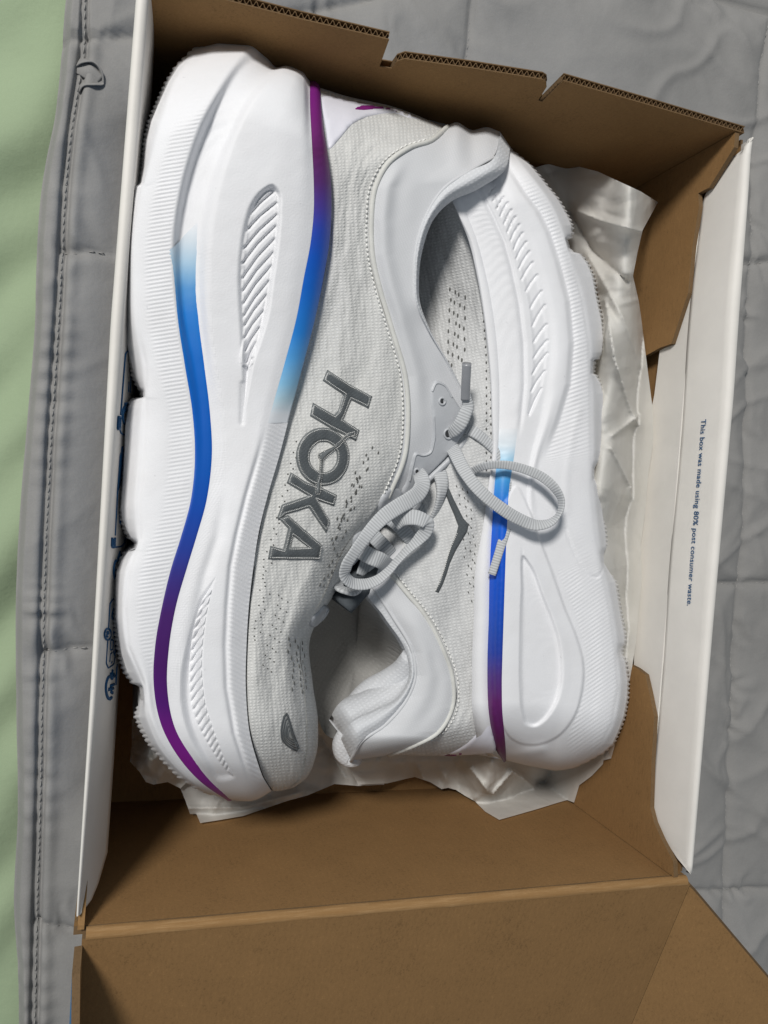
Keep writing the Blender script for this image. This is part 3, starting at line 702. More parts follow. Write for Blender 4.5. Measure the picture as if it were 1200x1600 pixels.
def grooves(X, Y, pairs, wd=1.7):
    """narrow valleys along the given lines, slightly bowed"""
    r = np.zeros_like(X)
    for (x1, y1, x2, y2) in pairs:
        m = (X > x1-8) & (X < x2+8) & (Y > min(y1, y2)-8) & (Y < max(y1, y2)+8)
        if not m.any(): continue
        mx, my = (x1+x2)/2-.10*abs(y2-y1)*.35, (y1+y2)/2-.10*abs(x2-x1)*.35
        d = seg_dist(X[m], Y[m], [(x1, y1), (mx, my), (x2, y2)]); r[m] = np.minimum(r[m], -np.exp(-(d/wd)**2))
    return r

def shoe_left():
    root = empty('running_shoe', (-.03, .0, .0), 'white running shoe at the left, toe down, big slate letters on its side', 'shoe', 'pair of running shoes')
    sh = Shoe(root, .066, .012); sh.sgn = -1
    c0 = [(330, 60), (302, 81), (284, 99), (279, 103), (264, 127), (249, 160), (236, 190), (228, 222), (226, 240), (224, 262), (219, 285), (217, 288), (207, 292), (202, 310), (199, 365), (197, 415), (196, 465), (197, 510), (199, 540), (204, 562), (212, 590), (219, 606), (222, 609), (224, 612), (224, 621), (212, 623.5), (207, 626), (201, 637), (196, 665), (195, 702), (192, 752), (189, 795), (191, 810), (199, 830), (205, 840), (213, 847), (215, 850), (215, 857), (209, 860), (200, 862), (190, 876), (182, 895), (181, 927), (181, 965), (185, 995), (190, 1022), (199, 1050), (211, 1067), (221, 1072), (225, 1076), (229, 1088), (227, 1093), (219, 1108), (216, 1120), (226, 1142), (237, 1162), (262, 1192), (285, 1215), (312, 1232), (330, 1241), (350, 1252), (360, 1260)]
    #      c0        c1         m          L2         V          R2         F3         P          P2         BL         S
    T = [[(302, 81), (320, 71), (350, 63), (393, 65), (416, 86), (433, 105), (447, 102), (463, 107), (473, 112), (484, 127), (500, 137)],
         [(266, 120), (282, 118), (320, 108), (366, 97), (392, 103), (417, 116), (436, 116), (459, 122), (474, 136), (484, 160), (502, 165)],
         [(240, 180), (257, 180), (295, 165), (335, 146), (360, 149), (384, 151), (404, 152), (445, 165), (472, 185), (486, 203), (506, 205)],
         [(225, 235), (240, 235), (272, 220), (308, 200), (330, 203), (357, 202), (377, 200), (430, 215), (470, 230), (488, 240), (512, 240)],
         [(216, 285), (226, 285), (258, 272), (288, 260), (312, 258), (334, 255), (358, 252), (425, 262), (468, 278), (490, 285), (517, 283)],
         [(203, 330), (216, 328), (247, 318), (276, 312), (297, 310), (318, 308), (344, 305), (415, 310), (462, 325), (490, 330), (518, 325)],
         [(199, 380), (209, 380), (240, 375), (268, 372), (288, 370), (309, 367), (334, 363), (410, 368), (456, 378), (485, 380), (515, 377)],
         [(197, 435), (208, 435), (238, 432), (269, 432), (288, 432), (307, 432), (330, 430), (400, 430), (448, 432), (475, 432), (506, 432)],
         [(197, 500), (211, 500), (243, 500), (275, 498), (293, 498), (311, 497), (330, 497), (395, 497), (440, 497), (463, 497), (493, 495)],
         [(205, 570), (226, 570), (256, 570), (286, 572), (303, 570), (320, 570), (338, 568), (390, 568), (424, 567), (445, 566), (475, 565)],
         [(200, 645), (226, 645), (260, 645), (298, 645), (314, 645), (329, 645), (350, 643), (385, 643), (408, 642), (424, 641), (455, 640)],
         [(195, 715), (222, 715), (260, 715), (302, 715), (317, 714), (332, 713), (352, 712), (380, 711), (394, 711), (405, 711), (437, 710)],
         [(190, 780), (216, 780), (254, 780), (296, 780), (310, 780), (324, 780), (344, 779), (364, 778), (376, 777), (386, 777), (418, 775)],
         [(205, 842), (217, 842), (247, 842), (280, 840), (295, 840), (308, 838), (328, 836), (350, 835), (362, 834), (372, 834), (404, 833)],
         [(183, 892), (200, 892), (230, 890), (265, 888), (280, 888), (293, 887), (313, 886), (340, 885), (352, 885), (362, 885), (396, 885)],
         [(181, 950), (194, 950), (222, 948), (251, 947), (264, 946), (276, 946), (294, 945), (328, 945), (345, 945), (357, 945), (389, 945)],
         [(187, 1010), (199, 1010), (218, 1010), (240, 1010), (253, 1010), (265, 1010), (282, 1010), (318, 1010), (340, 1010), (354, 1010), (385, 1010)],
         [(215, 1068), (222, 1066), (230, 1068), (238, 1070), (250, 1072), (262, 1073), (280, 1074), (320, 1075), (343, 1075), (356, 1075), (384, 1075)],
         [(219, 1125), (231, 1125), (241, 1131), (251, 1136), (264, 1138), (275, 1140), (290, 1142), (333, 1144), (356, 1145), (368, 1146), (390, 1145)],
         [(250, 1180), (258, 1180), (268, 1182), (279, 1186), (292, 1187), (304, 1188), (315, 1189), (352, 1191), (372, 1191), (382, 1191), (402, 1190)],
         [(290, 1219), (298, 1220), (304, 1220), (310, 1221), (320, 1219), (330, 1217), (338, 1217), (366, 1219), (382, 1219), (391, 1218), (412, 1217)],
         [(330, 1241), (334, 1242), (338, 1243), (343, 1245), (352, 1247), (362, 1250), (370, 1251), (388, 1252), (402, 1249), (410, 1245), (424, 1236)]]
    w0 = [.0335, .0440, .0464, .0472, .0424, .0438, .0482, .0488, .0478, .0455, .0405]
    for i in range(1, 9): x0, x1 = T[i][3], T[i][5]; T[i][4] = (x0[0]+.38*(x1[0]-x0[0]), x0[1]+.38*(x1[1]-x0[1]))
    w1 = [.0360, .0465, .0478, .0472, .0466, .0464, .0470, .0476, .0478, .0474, .0435]      # forefoot: no deep heel channel
    N = len(T); f = smooth(5, 12, np.arange(N))[:, None]
    W = np.array(w0)[None]*(1-f)+np.array(w1)[None]*f
    W *= (1+.05*np.sin(np.clip((np.arange(N)-10)/8, 0, 1)*np.pi))[:, None]
    hp = spline([(427, 287), (406, 298), (391, 318), (380, 352), (374, 390), (371, 427), (372, 477), (375, 527), (377, 565), (379, 615), (379, 659), (385, 632), (391, 600), (398, 565), (411, 527), (421, 490), (428, 440), (434, 400), (438, 365), (440, 327), (438, 298)], 90, True)
    hr = spline([(424, 297), (408, 308), (396, 325), (384, 362), (378, 400), (378, 465), (380, 515), (384, 575), (389, 575), (400, 540), (411, 490), (418, 455), (425, 415), (431, 365), (434, 322), (431, 300)], 70, True)
    fp = spline([(337, 902), (328, 912), (314, 930), (302, 965), (291, 1005), (282, 1050), (281, 1090), (287, 1127), (299, 1160), (316, 1190), (340, 1222), (368, 1216), (352, 1182), (342, 1157), (331, 1127), (322, 1098), (318, 1065), (317, 1030), (320, 990), (325, 952), (331, 922)], 90, True)
    fr = spline([(332, 920), (318, 934), (309, 957), (301, 990), (297, 1030), (296, 1065), (298, 1097), (306, 1125), (316, 1147), (328, 1168), (342, 1190), (358, 1209), (364, 1213), (350, 1184), (341, 1159), (330, 1129), (321, 1098), (317, 1065), (316, 1030), (319, 990), (324, 955), (330, 928)], 90, True)
    lp = np.array(T, float)
    def relief(X, Y):
        r = np.zeros_like(X)
        # fine cross ribs between the sole edge and the channel, moulded texture beyond
        c1x = np.interp(Y, lp[:, 1, 1], lp[:, 1, 0]); l2x = np.interp(Y, lp[:, 3, 1], lp[:, 3, 0]); bl = np.interp(Y, lp[:, 9, 1], lp[:, 9, 0]); sx = np.interp(Y, lp[:, 10, 1], lp[:, 10, 0])
        r2x = np.interp(Y, lp[:, 5, 1], lp[:, 5, 0])
        mk = smooth(14, 26, X-c1x+12*smooth(600, 680, Y)*0-22*smooth(560, 660, Y)*smooth(860, 780, Y))*smooth(0, 3, l2x-X)*smooth(120, 180, Y)
        ph = (Y+.16*X)/6.3
        r += mk*.00012*np.sin(ph*2*np.pi)*(1-.35*smooth(900, 1000, Y))
        mk2 = smooth(1, 6, X-l2x)*smooth(0, 5, r2x-X)*smooth(395, 350, Y+.9*(X-270))
        r += mk2*.00010*np.sin(ph*2*np.pi)*np.sin((X-.5*Y)/5.2*2*np.pi)
        mk3 = smooth(2, 6, X-r2x)*smooth(26, 18, X-r2x)*smooth(330, 400, Y)*smooth(1180, 1080, Y)
        r += mk3*.00008*np.sin((Y+X)/5.*2*np.pi)*np.sin((X-Y)/5.*2*np.pi)
        # ribbed sidewall strip of the forefoot
        mk4 = smooth(640, 690, Y)*smooth(1235, 1205, Y)*smooth(0, 5, X-bl-1)*smooth(0, 4, sx-X)
        r += mk4*.00020*np.sin((Y-.55*X)/7.4*2*np.pi)
        r += -.0011*smooth(655, 760, Y)*np.exp(-((X-bl+1)/4.)**2)*smooth(1230, 1180, Y)
        # heel pocket and forefoot pocket with slanted ribs
        d = sdf(X, Y, hp); r += -.0034*smooth(-1, 12, d)
        dr = sdf(X, Y, hr); k = smooth(0, 2.5, dr)
        r += k*.0012+.0015*k*grooves(X, Y, [(391, 335, 426, 301), (384, 362, 432, 317), (380, 390, 434, 334), (379, 412, 432, 352), (379, 435, 430, 372), (378, 457, 428, 393), (378, 478, 424, 415), (379, 497, 420, 439), (380, 512, 416, 461), (381, 529, 411, 486), (383, 548, 405, 512), (385, 566, 400, 535), (387, 582, 394, 560)])
        # tail of the heel pocket
        r += -.0007*np.exp(-(seg_dist(X, Y, [(379, 600), (378, 660)])/4.)**2)
        d = sdf(X, Y, fp); r += -.0029*smooth(-1, 13, d)
        dr = sdf(X, Y, fr); k = smooth(0, 2.2, dr)
        kn = np.array([0, 1.3, 3.5, 5.6, 7.8, 10, 12, 14, 16.5, 19.5, 22]); Lp = np.array([(316, 935), (310, 955), (302, 990), (299, 1027), (297, 1065), (299, 1097), (306, 1122), (315, 1145), (326, 1167), (341, 1190), (353, 1206)], float)
        Rp = np.array([(332, 916), (327, 934), (322, 966), (319, 1000), (318, 1036), (319, 1070), (324, 1098), (331, 1122), (339, 1147), (350, 1173), (360, 1192)], float); nn_ = np.arange(0, 22.5)
        pr = np.column_stack([np.interp(nn_, kn, q_) for q_ in (Lp[:, 0], Lp[:, 1], Rp[:, 0], Rp[:, 1])]); r += k*.0011+.0014*k*grooves(X, Y, pr, 1.6)
        # soft hollow running on to the toe
        r += -.0011*smooth(760, 860, Y)*smooth(1150, 1000, Y)*np.exp(-((X-np.interp(Y, [760, 840, 900, 1000], [352, 340, 320, 300]))/9.)**2)
        # edge roll near the sole and pods proud of the sidewall
        r += -.0006*smooth(500, 560, Y)*smooth(1100, 1060, Y)*np.exp(-((X-c1x-1)/3.5)**2)
        r += .00012*fbm(X/26, Y/26, 3, 2)
        return r
    sub = [9, 12, 16, 8, 8, 12, 40, 30, 8, 12]
    X, Y, w_, uq = sh.loft(T, W, (125, 150), 780, sub, relief, c0=c0)
    two_sided(sh, 'midsole', X, Y, w_, M_EVA, True, white)
    sh.zmap('mid', [(X, Y, w_)])
    # rubber outsole with a serrated edge under the pods
    n = len(X); cx, cy = X[:, 0], Y[:, 0]
    V = []; zz = np.linspace(-1, 1, 13); gt = np.clip(w_[:, 0], 0, None)
    tooth = smooth(120, 330, cy)*.7+.5*np.sign(np.sin(np.arange(n)*np.linalg.norm([X[5, 0]-X[4, 0], Y[5, 0]-Y[4, 0]])*0+cy/7.5*2*np.pi+1.2*np.sin(cy/31)))
    podm = smooth(0, 6, np.interp(cy, lp[:, 1, 1], lp[:, 1, 0])-cx)
    for q in zz:
        b = (.0012+.0007*tooth*podm)*(1-abs(q)**6); p_ = at(cx, cy, sh.zf(cy)+gt*.93*q) if q >= 0 else np.concatenate([at(cx, cy, sh.zf(cy)+gt*.93*abs(q))[:, :2], (sh.zf(cy)+gt*.93*q)[:, None]], 1)
        p_ = p_.copy(); p_[:, 0] -= b; V.append(p_)
    V = np.stack(V, 1); obj('outsole', V.reshape(-1, 3), grid_faces(n, 13, flip=False).tolist(), M_RUB, root)
    # colour stripe in the channel, blue to violet
    ST = rampcol([(345, (228, 230, 234)), (375, (206, 217, 226)), (410, (164, 196, 219)), (432, (122, 172, 212)), (450, (78, 146, 205)), (490, (26, 122, 206)), (560, (8, 106, 198)), (640, (4, 94, 190)), (740, (4, 86, 182)), (800, (16, 74, 174)), (860, (38, 62, 156)), (905, (58, 48, 132)), (960, (72, 32, 108)), (1040, (72, 20, 100)), (1100, (78, 16, 110)), (1150, (108, 18, 122)), (1190, (128, 22, 138)), (1225, (132, 34, 146)), (1250, (150, 90, 162))])
    t2 = np.array(T, float)[5:, [3, 4, 5]]; t2 = np.concatenate([[[(262, 392), (284, 372), (310, 346)]], t2[2:]])
    t2[-1] = [(352, 1249), (357, 1250), (362, 1250.5)]; t2[-2] = [(312, 1222), (319, 1220), (328, 1219)]
    kk = spline(t2.reshape(len(t2), 6), 260).reshape(260, 3, 2)
    kk[:, 0, 0] += 1.5; nn = 13; u = np.linspace(0, 2, nn); SX = pchip(np.arange(3), kk[:, :, 0], u); SY = pchip(np.arange(3), kk[:, :, 1], u)
    lift = np.tile(.00052*np.sin(np.linspace(0, np.pi, nn))**.4-.00012, (260, 1))
    P = sh.on('mid', SX, SY, lift); obj('colour_stripe', P.reshape(-1, 3), grid_faces(260, nn, flip=True).tolist(), M_STR, root, np.stack([SX, SY], -1).reshape(-1, 2)/3900, ST(SY.ravel()))
    # coloured rim band between midsole and upper
    BN = rampcol([(125, (122, 30, 128)), (190, (112, 32, 112)), (240, (98, 34, 96)), (285, (88, 44, 112)), (325, (72, 58, 150)), (360, (42, 72, 178)), (400, (14, 84, 188)), (450, (12, 98, 196)), (520, (36, 126, 210)), (560, (84, 160, 222)), (600, (138, 192, 226)), (625, (184, 212, 226)), (648, (224, 228, 233))])
    bt = np.array(T, float)[:12, [9, 10]]; k_ = spline(np.concatenate([bt[:, 0], bt[:, 1]], 1), 300)
    k_ = k_[k_[:, 1] < 662]; nb = len(k_); nn = 12; tt = np.linspace(0, 1, nn)
    BX = k_[:, [0]]*(1-tt)+k_[:, [2]]*tt; BY = k_[:, [1]]*(1-tt)+k_[:, [3]]*tt
    fade = smooth(662, 600, k_[:, 1])[:, None]
    P = sh.on('mid', BX, BY, (.0013*np.sin(np.pi*(tt*.86+.07))[None]*1.0-.0002)*(.15+.85*fade))
    lowr = P[:, -1:].copy(); lowr[..., 2] -= .004; P = np.concatenate([P, lowr], 1)
    obj('rim_band', P.reshape(-1, 3), grid_faces(nb, nn+1, flip=True).tolist(), M_STR, root, None, BN(np.concatenate([BY, BY[:, -1:]], 1).ravel()))
    # ---------------- upper
    #      S          U1          U2          Q           C1          B           T
    U = [[(500, 137), (545, 151), (612, 166), (694, 198), (735, 202), (782, 207), (797, 229)],
         [(503, 180), (545, 186), (592, 203), (668, 219), (722, 238), (772, 246), (789, 264)],
         [(511, 232), (543, 233), (576, 238), (634, 230), (684, 268), (735, 267), (747, 295)],
         [(517, 283), (540, 281), (562, 278), (600, 255), (648, 298), (692, 296), (704, 315)],
         [(518, 325), (537, 323), (555, 318), (581, 292), (622, 332), (666, 336), (676, 344)],
         [(515, 375), (534, 371), (553, 363), (575, 342), (612, 375), (651, 381), (659, 392)],
         [(507, 430), (528, 425), (550, 417), (577, 398), (612, 425), (647, 430), (654, 432)],
         [(493, 495), (520, 489), (550, 478), (589, 452), (622, 472), (650, 475), (656, 475)],
         [(475, 565), (506, 557), (551, 542), (607, 513), (640, 520), (666, 511), (671, 515)],
         [(455, 640), (490, 633), (545, 615), (628, 588), (665, 578), (702, 576), (708, 581)],
         [(437, 710), (475, 703), (535, 695), (632, 655), (680, 648), (727, 640), (733, 645)],
         [(418, 775), (455, 772), (520, 765), (627, 708), (668, 702), (706, 700), (711, 705)],
         [(405, 835), (440, 835), (500, 828), (600, 776), (620, 766), (640, 764), (646, 762)],
         [(396, 885), (430, 886), (480, 884), (541, 853), (556, 846), (570, 842), (577, 838)],
         [(389, 945), (420, 947), (460, 946), (505, 933), (512, 930), (519, 927), (524, 925)],
         [(385, 1010), (412, 1011), (445, 1010), (470, 1006), (476, 1004), (480, 1002), (484, 1001)],
         [(384, 1075), (412, 1075), (445, 1072), (475, 1068), (481, 1066), (485, 1064), (488, 1062)],
         [(390, 1145), (418, 1145), (450, 1142), (480, 1137), (488, 1135), (493, 1133), (497, 1131)],
         [(402, 1190), (428, 1191), (455, 1190), (478, 1187), (485, 1186), (489, 1185), (493, 1183)],
         [(412, 1217), (432, 1219), (452, 1219), (468, 1218), (473, 1217), (476, 1216), (479, 1215)],
         [(424, 1235), (432, 1236), (441, 1235), (450, 1233), (454, 1232), (457, 1231), (460, 1230)]]
    UW = [[.037, .0365, .036, .035, .036, .036, .033]]*8+[[.038, .037, .0365, .035, .035, .034, .033], [.0395, .0385, .038, .035, .034, .0325, .0315], [.041, .040, .0395, .035, .0335, .031, .030],
          [.042, .0415, .040, .034, .031, .029, .028], [.043, .0425, .040, .031, .028, .0255, .0245], [.043, .043, .040, .029, .025, .0215, .020], [.044, .0435, .041, .030, .024, .018, .013],
          [.044, .0435, .0395, .028, .021, .014, .004], [.044, .0435, .039, .028, .021, .014, .0], [.044, .0435, .039, .028, .021, .014, 0], [.043, .042, .037, .026, .020, .013, 0], [.040, .039, .034, .024, .018, .012, 0], [.038, .036, .031, .022, .016, .011, 0]]
    ua = np.array(U, float)
    def urelief(X, Y):
        r = np.zeros_like(X)
        s_ = np.interp(Y, ua[:, 0, 1], ua[:, 0, 0]); q_ = np.interp(Y, ua[:, 3, 1], ua[:, 3, 0])
        t = (X-s_)/np.maximum(q_-s_, 20)
        r += .0010*fbm(t*5, Y/75, 17, 3)+.0005*fbm(X/9, Y/30, 23, 2)
        r += .0009*smooth(800, 900, Y)*smooth(1150, 1050, Y)*np.sin(t*9.5+.6)*smooth(.02, .2, t)
        r += .0006*smooth(420, 480, Y)*smooth(700, 600, Y)*np.sin(t*13+Y/60)
        r += .0006*smooth(470, 380, X)*0
        r -= .0008*np.exp(-((X-s_)/4.)**2)
        return r
    def crelief(X, Y):
        q_ = np.interp(Y, ua[:12, 3, 1], ua[:12, 3, 0])
        r = .0021*np.exp(-((X-q_-24)/12.)**2)*smooth(240, 300, Y)*smooth(700, 560, Y)
        return r+.0005*fbm(X/40, Y/60, 71, 2)
    X1, Y1, w1_, _ = sh.loft(ua[:, :4], np.array(UW)[:, :4], (110, 130), 420, [16, 22, 26], urelief)
    # forefoot and throat piece, from the seam line over the ridge
    X2, Y2, w2_, _ = sh.loft(ua[12:, 3:], np.array(UW)[12:, 3:], (0, 130), 240, [8, 8, 8])
    # match the knit edge exactly
    n, m = X1.shape
    two_sided(sh, 'upper', X1, Y1, w1_, M_KNIT, True, None, close=False)
    two_sided(sh, 'vamp', X2, Y2, w2_+.00003, M_KNIT, True, None, close=False, step=2)
    Xc, Yc, wc, _ = sh.loft(ua[:13, 3:6], np.array(UW)[:13, 3:6], (110, 0), 320, [22, 22], crelief)
    fd = smooth(60, 0, np.arange(320))[:, None]; Yc = Yc+fd*(-9*np.exp(-((Xc-714)/13)**2)-6*np.exp(-((Xc-762)/15)**2)+2*np.exp(-((Xc-737)/8)**2))
    gc = np.minimum(1, np.linspace(0, 1, 320)*30)[:, None]
    two_sided(sh, 'collar', Xc, Yc, wc+.0004*gc, M_COLL, True, None, close=False)
    sh.zmap('up', [(X1, Y1, w1_), (X2, Y2, w2_)]); sh.zmap('col', [(X1, Y1, w1_), (X2, Y2, w2_), (Xc, Yc, wc)])
    # rolled lining along the opening
    Xl, Yl, wl, ul = sh.loft(ua[:12, 5:7], np.array(UW)[:12, 5:7], (60, 0), 300, [10], None)
    tq = np.linspace(0, 1, Xl.shape[1])[None]; wl = wl+.0034*np.sin(np.pi*tq)*smooth(0, 40, np.arange(300))[:, None]*smooth(300, 150, np.arange(300))[:, None]
    inn = [(Xl[:, -1]+dx, Yl[:, -1], np.maximum(wl[:, -1]-dz, -.001)) for dx, dz in ((1, .002), (0, .006), (-6, .012), (-14, .02))]
    Xl = np.column_stack([Xl]+[a[0] for a in inn]); Yl = np.column_stack([Yl]+[a[1] for a in inn]); wl = np.column_stack([wl]+[np.maximum(a[2], 0) for a in inn])
    two_sided(sh, 'collar_lining', Xl, Yl, wl, M_LINE, True, None, close=False)
    sh.cord('collar_edge', 'col', ua[1:12, 5], .0007, M_COLL, .0001)
    # seam piping and stitching between knit and collar
    ql = ua[:13, 3].copy(); ql[:, 0] += 0
    sh.cord('collar_piping', 'col', np.column_stack([ql[:, 0]+5, ql[:, 1]+2]), .0011, M_SEAM, .0003)
    sh.stitches('collar_stitching', 'up', ql[1:]-np.array([3., 0]), M_THREAD, None, 7.5, 5.)
    # heel panel of smooth film with a purple mark
    hp_ = [(504, 150), (540, 156), (583, 163), (617, 170), (655, 186), (640, 184), (617, 177), (596, 178), (573, 183), (552, 193), (532, 215), (513, 234), (509, 205)]
    sh.patch('heel_panel', 'up', spline(hp_, 60, True), M_PANEL, .0005, step=4)
    sh.patch('heel_mark', 'up', spline([(552, 172), (561, 167.5), (583, 167), (604, 170), (620, 174.5), (605, 173.5), (585, 173), (566, 175)], 40, True), M_PURP, .0009, step=2, dip=.0)
    # lettering cut from slate film, sewn down
    z = lambda *p_: np.array([(400+a/4.85, 560+b/4.85) for a, b in p_])
    el = lambda cx, cy, rx, ry, n=40: z(*[(cx+rx*math.cos(t), cy+ry*math.sin(t)) for t in np.linspace(0, math.tau, n, endpoint=False)])
    LET = [('H', z((540, 85), (705, 195), (882, 288), (852, 382), (722, 318), (660, 465), (785, 545), (757, 628), (560, 528), (408, 437), (430, 335), (592, 428), (622, 395), (660, 275), (505, 170)), ()),
           ('O', el(505, 745, 203, 222), (el(509, 747, 104, 116),)),
           ('K', z((262, 862), (385, 940), (490, 975), (612, 1035), (588, 1120), (470, 1078), (560, 1230), (530, 1325), (398, 1132), (225, 1182), (170, 1230), (160, 1205), (195, 1108), (392, 1040), (232, 945)), ()),
           ('A', z((172, 1215), (240, 1185), (500, 1415), (478, 1525), (90, 1522), (108, 1420), (205, 1445), (242, 1290)), (z((280, 1345), (395, 1432), (262, 1432)),))]
    lf = .0007
    for i, (nm, o_, h_) in enumerate(LET):
        lt = sh.patch('logo_letter', 'up', o_, M_GREYT, .0006+i*.0001, h_, 2.2, edge=2)
        def shrink(r, d):
            r = np.asarray(r); q = []
            n_ = len(r)
            for k in range(n_):
                a, b, c = r[k-1], r[k], r[(k+1) % n_]; e1 = (b-a)/np.linalg.norm(b-a); e2 = (c-b)/np.linalg.norm(c-b)
                n1 = np.array([-e1[1], e1[0]]); n2 = np.array([-e2[1], e2[0]]); bs_ = n1+n2; l_ = np.linalg.norm(bs_)
                bs_ = bs_/l_ if l_ > .3 else n1; q.append(b+bs_*d/max(.5, (bs_@n1)))
            return np.array(q)
        area = lambda r: .5*np.sum(r[:, 0]*np.roll(r[:, 1], -1)-np.roll(r[:, 0], -1)*r[:, 1])
        sg = 1 if area(np.asarray(o_)) > 0 else -1; ins = shrink(o_, sg*3.2)
        hi_ = [shrink(h, (1 if area(np.asarray(h)) < 0 else -1)*2.2) for h in h_]
        sh.patch('letter_face', 'up', ins, M_GREY, .0009+i*.0001, hi_, 2.4, lt, .0002, edge=1.2)
        ring = shrink(o_, sg*3.0); ring = np.vstack([ring, ring[:1]])
        half = ring[np.r_[0:len(ring)]]
        sh.stitches('letter_stitching', 'up', half, M_THREAD, lt, 2.6, 1.7, .00115+i*.0001, .00015, False)
        for h in hi_:
            h2 = np.vstack([h, h[:1]]); sh.stitches('letter_stitching', 'up', h2, M_THREAD, lt, 2.6, 1.7, .00115+i*.0001, .00015, False)
    bird = z((737, 556), (690, 570), (640, 615), (580, 672), (470, 722), (468, 745), (484, 775), (476, 860), (452, 940), (442, 1018), (456, 1032), (476, 1025), (484, 940), (494, 880), (506, 765), (560, 718), (618, 668), (680, 600), (737, 582))
    sh.patch('logo_bird', 'up', bird, M_GREYT, .0015, step=2)
    sh.stitches('bird_stitching', 'up', np.vstack([bird, bird[:1]]), M_THREAD, None, 2.8, 1.8, .0017, .00014, False)
    # toe mark: sunk slate wing with engraved lines
    z5 = lambda *p_: np.array([(420+a/12., 1080+b/12.) for a, b in p_])
    wing = z5((325, 415), (275, 470), (245, 590), (225, 720), (232, 860), (260, 935), (340, 1010), (430, 1070), (515, 1110), (555, 1060), (500, 930), (440, 770), (390, 600), (350, 470))
    tm = sh.patch('toe_mark', 'up', wing, M_TPUD, .0003, step=1.4, dip=.0005)
    for q in (.80, .62, .45, .28):
        c_ = z5((400, 820))[0]; r_ = c_+(wing-c_)*np.array([q, q*.98+.01]); r_ = np.vstack([r_, r_[:1]]); sh.cord('engraved_line', 'up', r_, .00022, M_GREYT if q in (.62, .28) else M_GREY, .0004, tm, 60, False)
    wl_ = np.vstack([wing, wing[:1]]); sh.cord('dark_edge', 'up', wl_, .00035, M_GREY, .0003, tm, 60, False)
    # ventilation slits knitted into the upper
    def slits(name, lst, n_=0, mat=M_SLIT):
        pk = Pack()
        for (x, y, dx, dy) in lst:
            q = np.linspace(-.5, .5, 5); V, F, Uu = tube(sh.on('up', x+dx*q, y+dy*q, np.full(5, .00004)), np.array([.00008, .0003, .00034, .0003, .00008]), 6, 1)
            pk.add(V, F, Uu)
        return tag(pk.build(name, mat, root), kind='stuff')
    R_ = np.random.default_rng(4); L = []
    for c_, r_, sx, sy, nn_, dx, dy in ((0, 0, 0, 0, 0, 0, 0),): pass
    for k in range(26): L.append((585-k*2.3+R_.normal(0, 5), 700+k*5.5+R_.normal(0, 3), -1.6, 5))
    for k in range(30): L.append((560-k*1.9+R_.normal(0, 5), 740+k*6+R_.normal(0, 4), -1.6, 5.5))
    for k in range(24): L.append((415-k*.9+R_.normal(0, 3.5)+8*(k % 2), 862+k*6, -.5, 2.2))
    for k in range(24): L.append((436-k*1.2+8*(k % 3)+R_.normal(0, 1), 930+k*5.2, -.6, 2.2))
    for k in range(26): L.append((452+9*(k % 3)+R_.normal(0, 1.5)+k*.35, 998+k*3.3, .6, 7))
    for k in range(20): L.append((463-k*2.2+6*(k % 2), 690+k*8.5, -.8, 2.4))
    slits('vent_slits', L)
    sh.stitches('rand_seam', 'up', ua[13:, 0]+np.array([1.5, 0]), M_SLIT, None, 5.5, 5.4, .0001, .00020)
    # lace guard (moulded) with eyelets
    guard = spline([(672, 607), (680, 594), (692, 598), (706, 618), (720, 640), (729, 655), (728, 668), (716, 690), (697, 714), (671, 740), (644, 766), (630, 776), (627, 768), (634, 752), (641, 722), (648, 706), (660, 709), (669, 706), (673, 690), (674, 650), (671, 625)], 110, True)
    g = sh.patch('lace_guard', 'col', guard, M_TPU, .0011, step=2.6, edge=4)
    sh.cord('guard_ridge', 'col', [(673, 612), (681, 599), (691, 602), (704, 621)], .0004, M_TPU, .0011, g)
    sh.cord('guard_ridge', 'col', [(676, 650), (676, 690), (670, 707), (659, 711), (649, 709), (644, 722), (638, 750)], .0004, M_TPU, .0011, g)
    for (x, y, r_) in ((688.5, 627, 4.6), (698, 677, 6.5), (649, 735, 4.0)):
        e = [(x+r_*math.cos(a), y+r_*1.15*math.sin(a)) for a in np.linspace(0, math.tau, 20, endpoint=False)]
        sh.patch('eyelet', 'col', e, M_DARK, .00135, step=2, parent=g, dip=0)
        e2 = np.vstack([e, e[:1]]); sh.cord('eyelet_rim', 'col', e2, .00045, M_TPU, .0013, g, 40, False)
    for pts in ([(598, 772), (606, 763), (620, 761), (628, 770), (622, 790), (606, 806), (594, 812), (590, 800)], [(549, 856), (553, 838), (566, 829), (580, 830), (578, 848), (562, 872), (548, 884), (544, 872)], [(484, 978), (486, 966), (497, 955), (508, 945), (514, 950), (508, 965), (497, 975), (489, 980)]):
        g2 = sh.patch('eyelet_tab', 'col', spline(pts, 50, True), M_TPU, .0011, step=2.4, edge=4)
    for k, (a, b) in enumerate(((0, 0), (5, 4), (10, 9))):
        L_ = spline([(726, 684), (706, 711), (676, 741), (646, 768), (629, 780)], 60); P = np.array([at(x+a, y+b, sh.z('col', x, y)-.001-.0035*k) for x, y in L_])
        V, F, Uu = tube(P, .0022, 8, 1, .6, np.tile([[.6, .5, .6]], (60, 1))); obj('throat_edge', V, F, M_TPU, root, Uu)
    # tongue under the laces
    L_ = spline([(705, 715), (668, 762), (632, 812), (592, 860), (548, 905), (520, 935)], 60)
    P = np.array([at(x, y, sh.zc+.006) for x, y in L_]); V, F, Uu = tube(P, .017, 12, 1, .25, np.tile([[.5, .35, .75]], (60, 1))); obj('tongue', V, F, M_TONG, root, Uu)
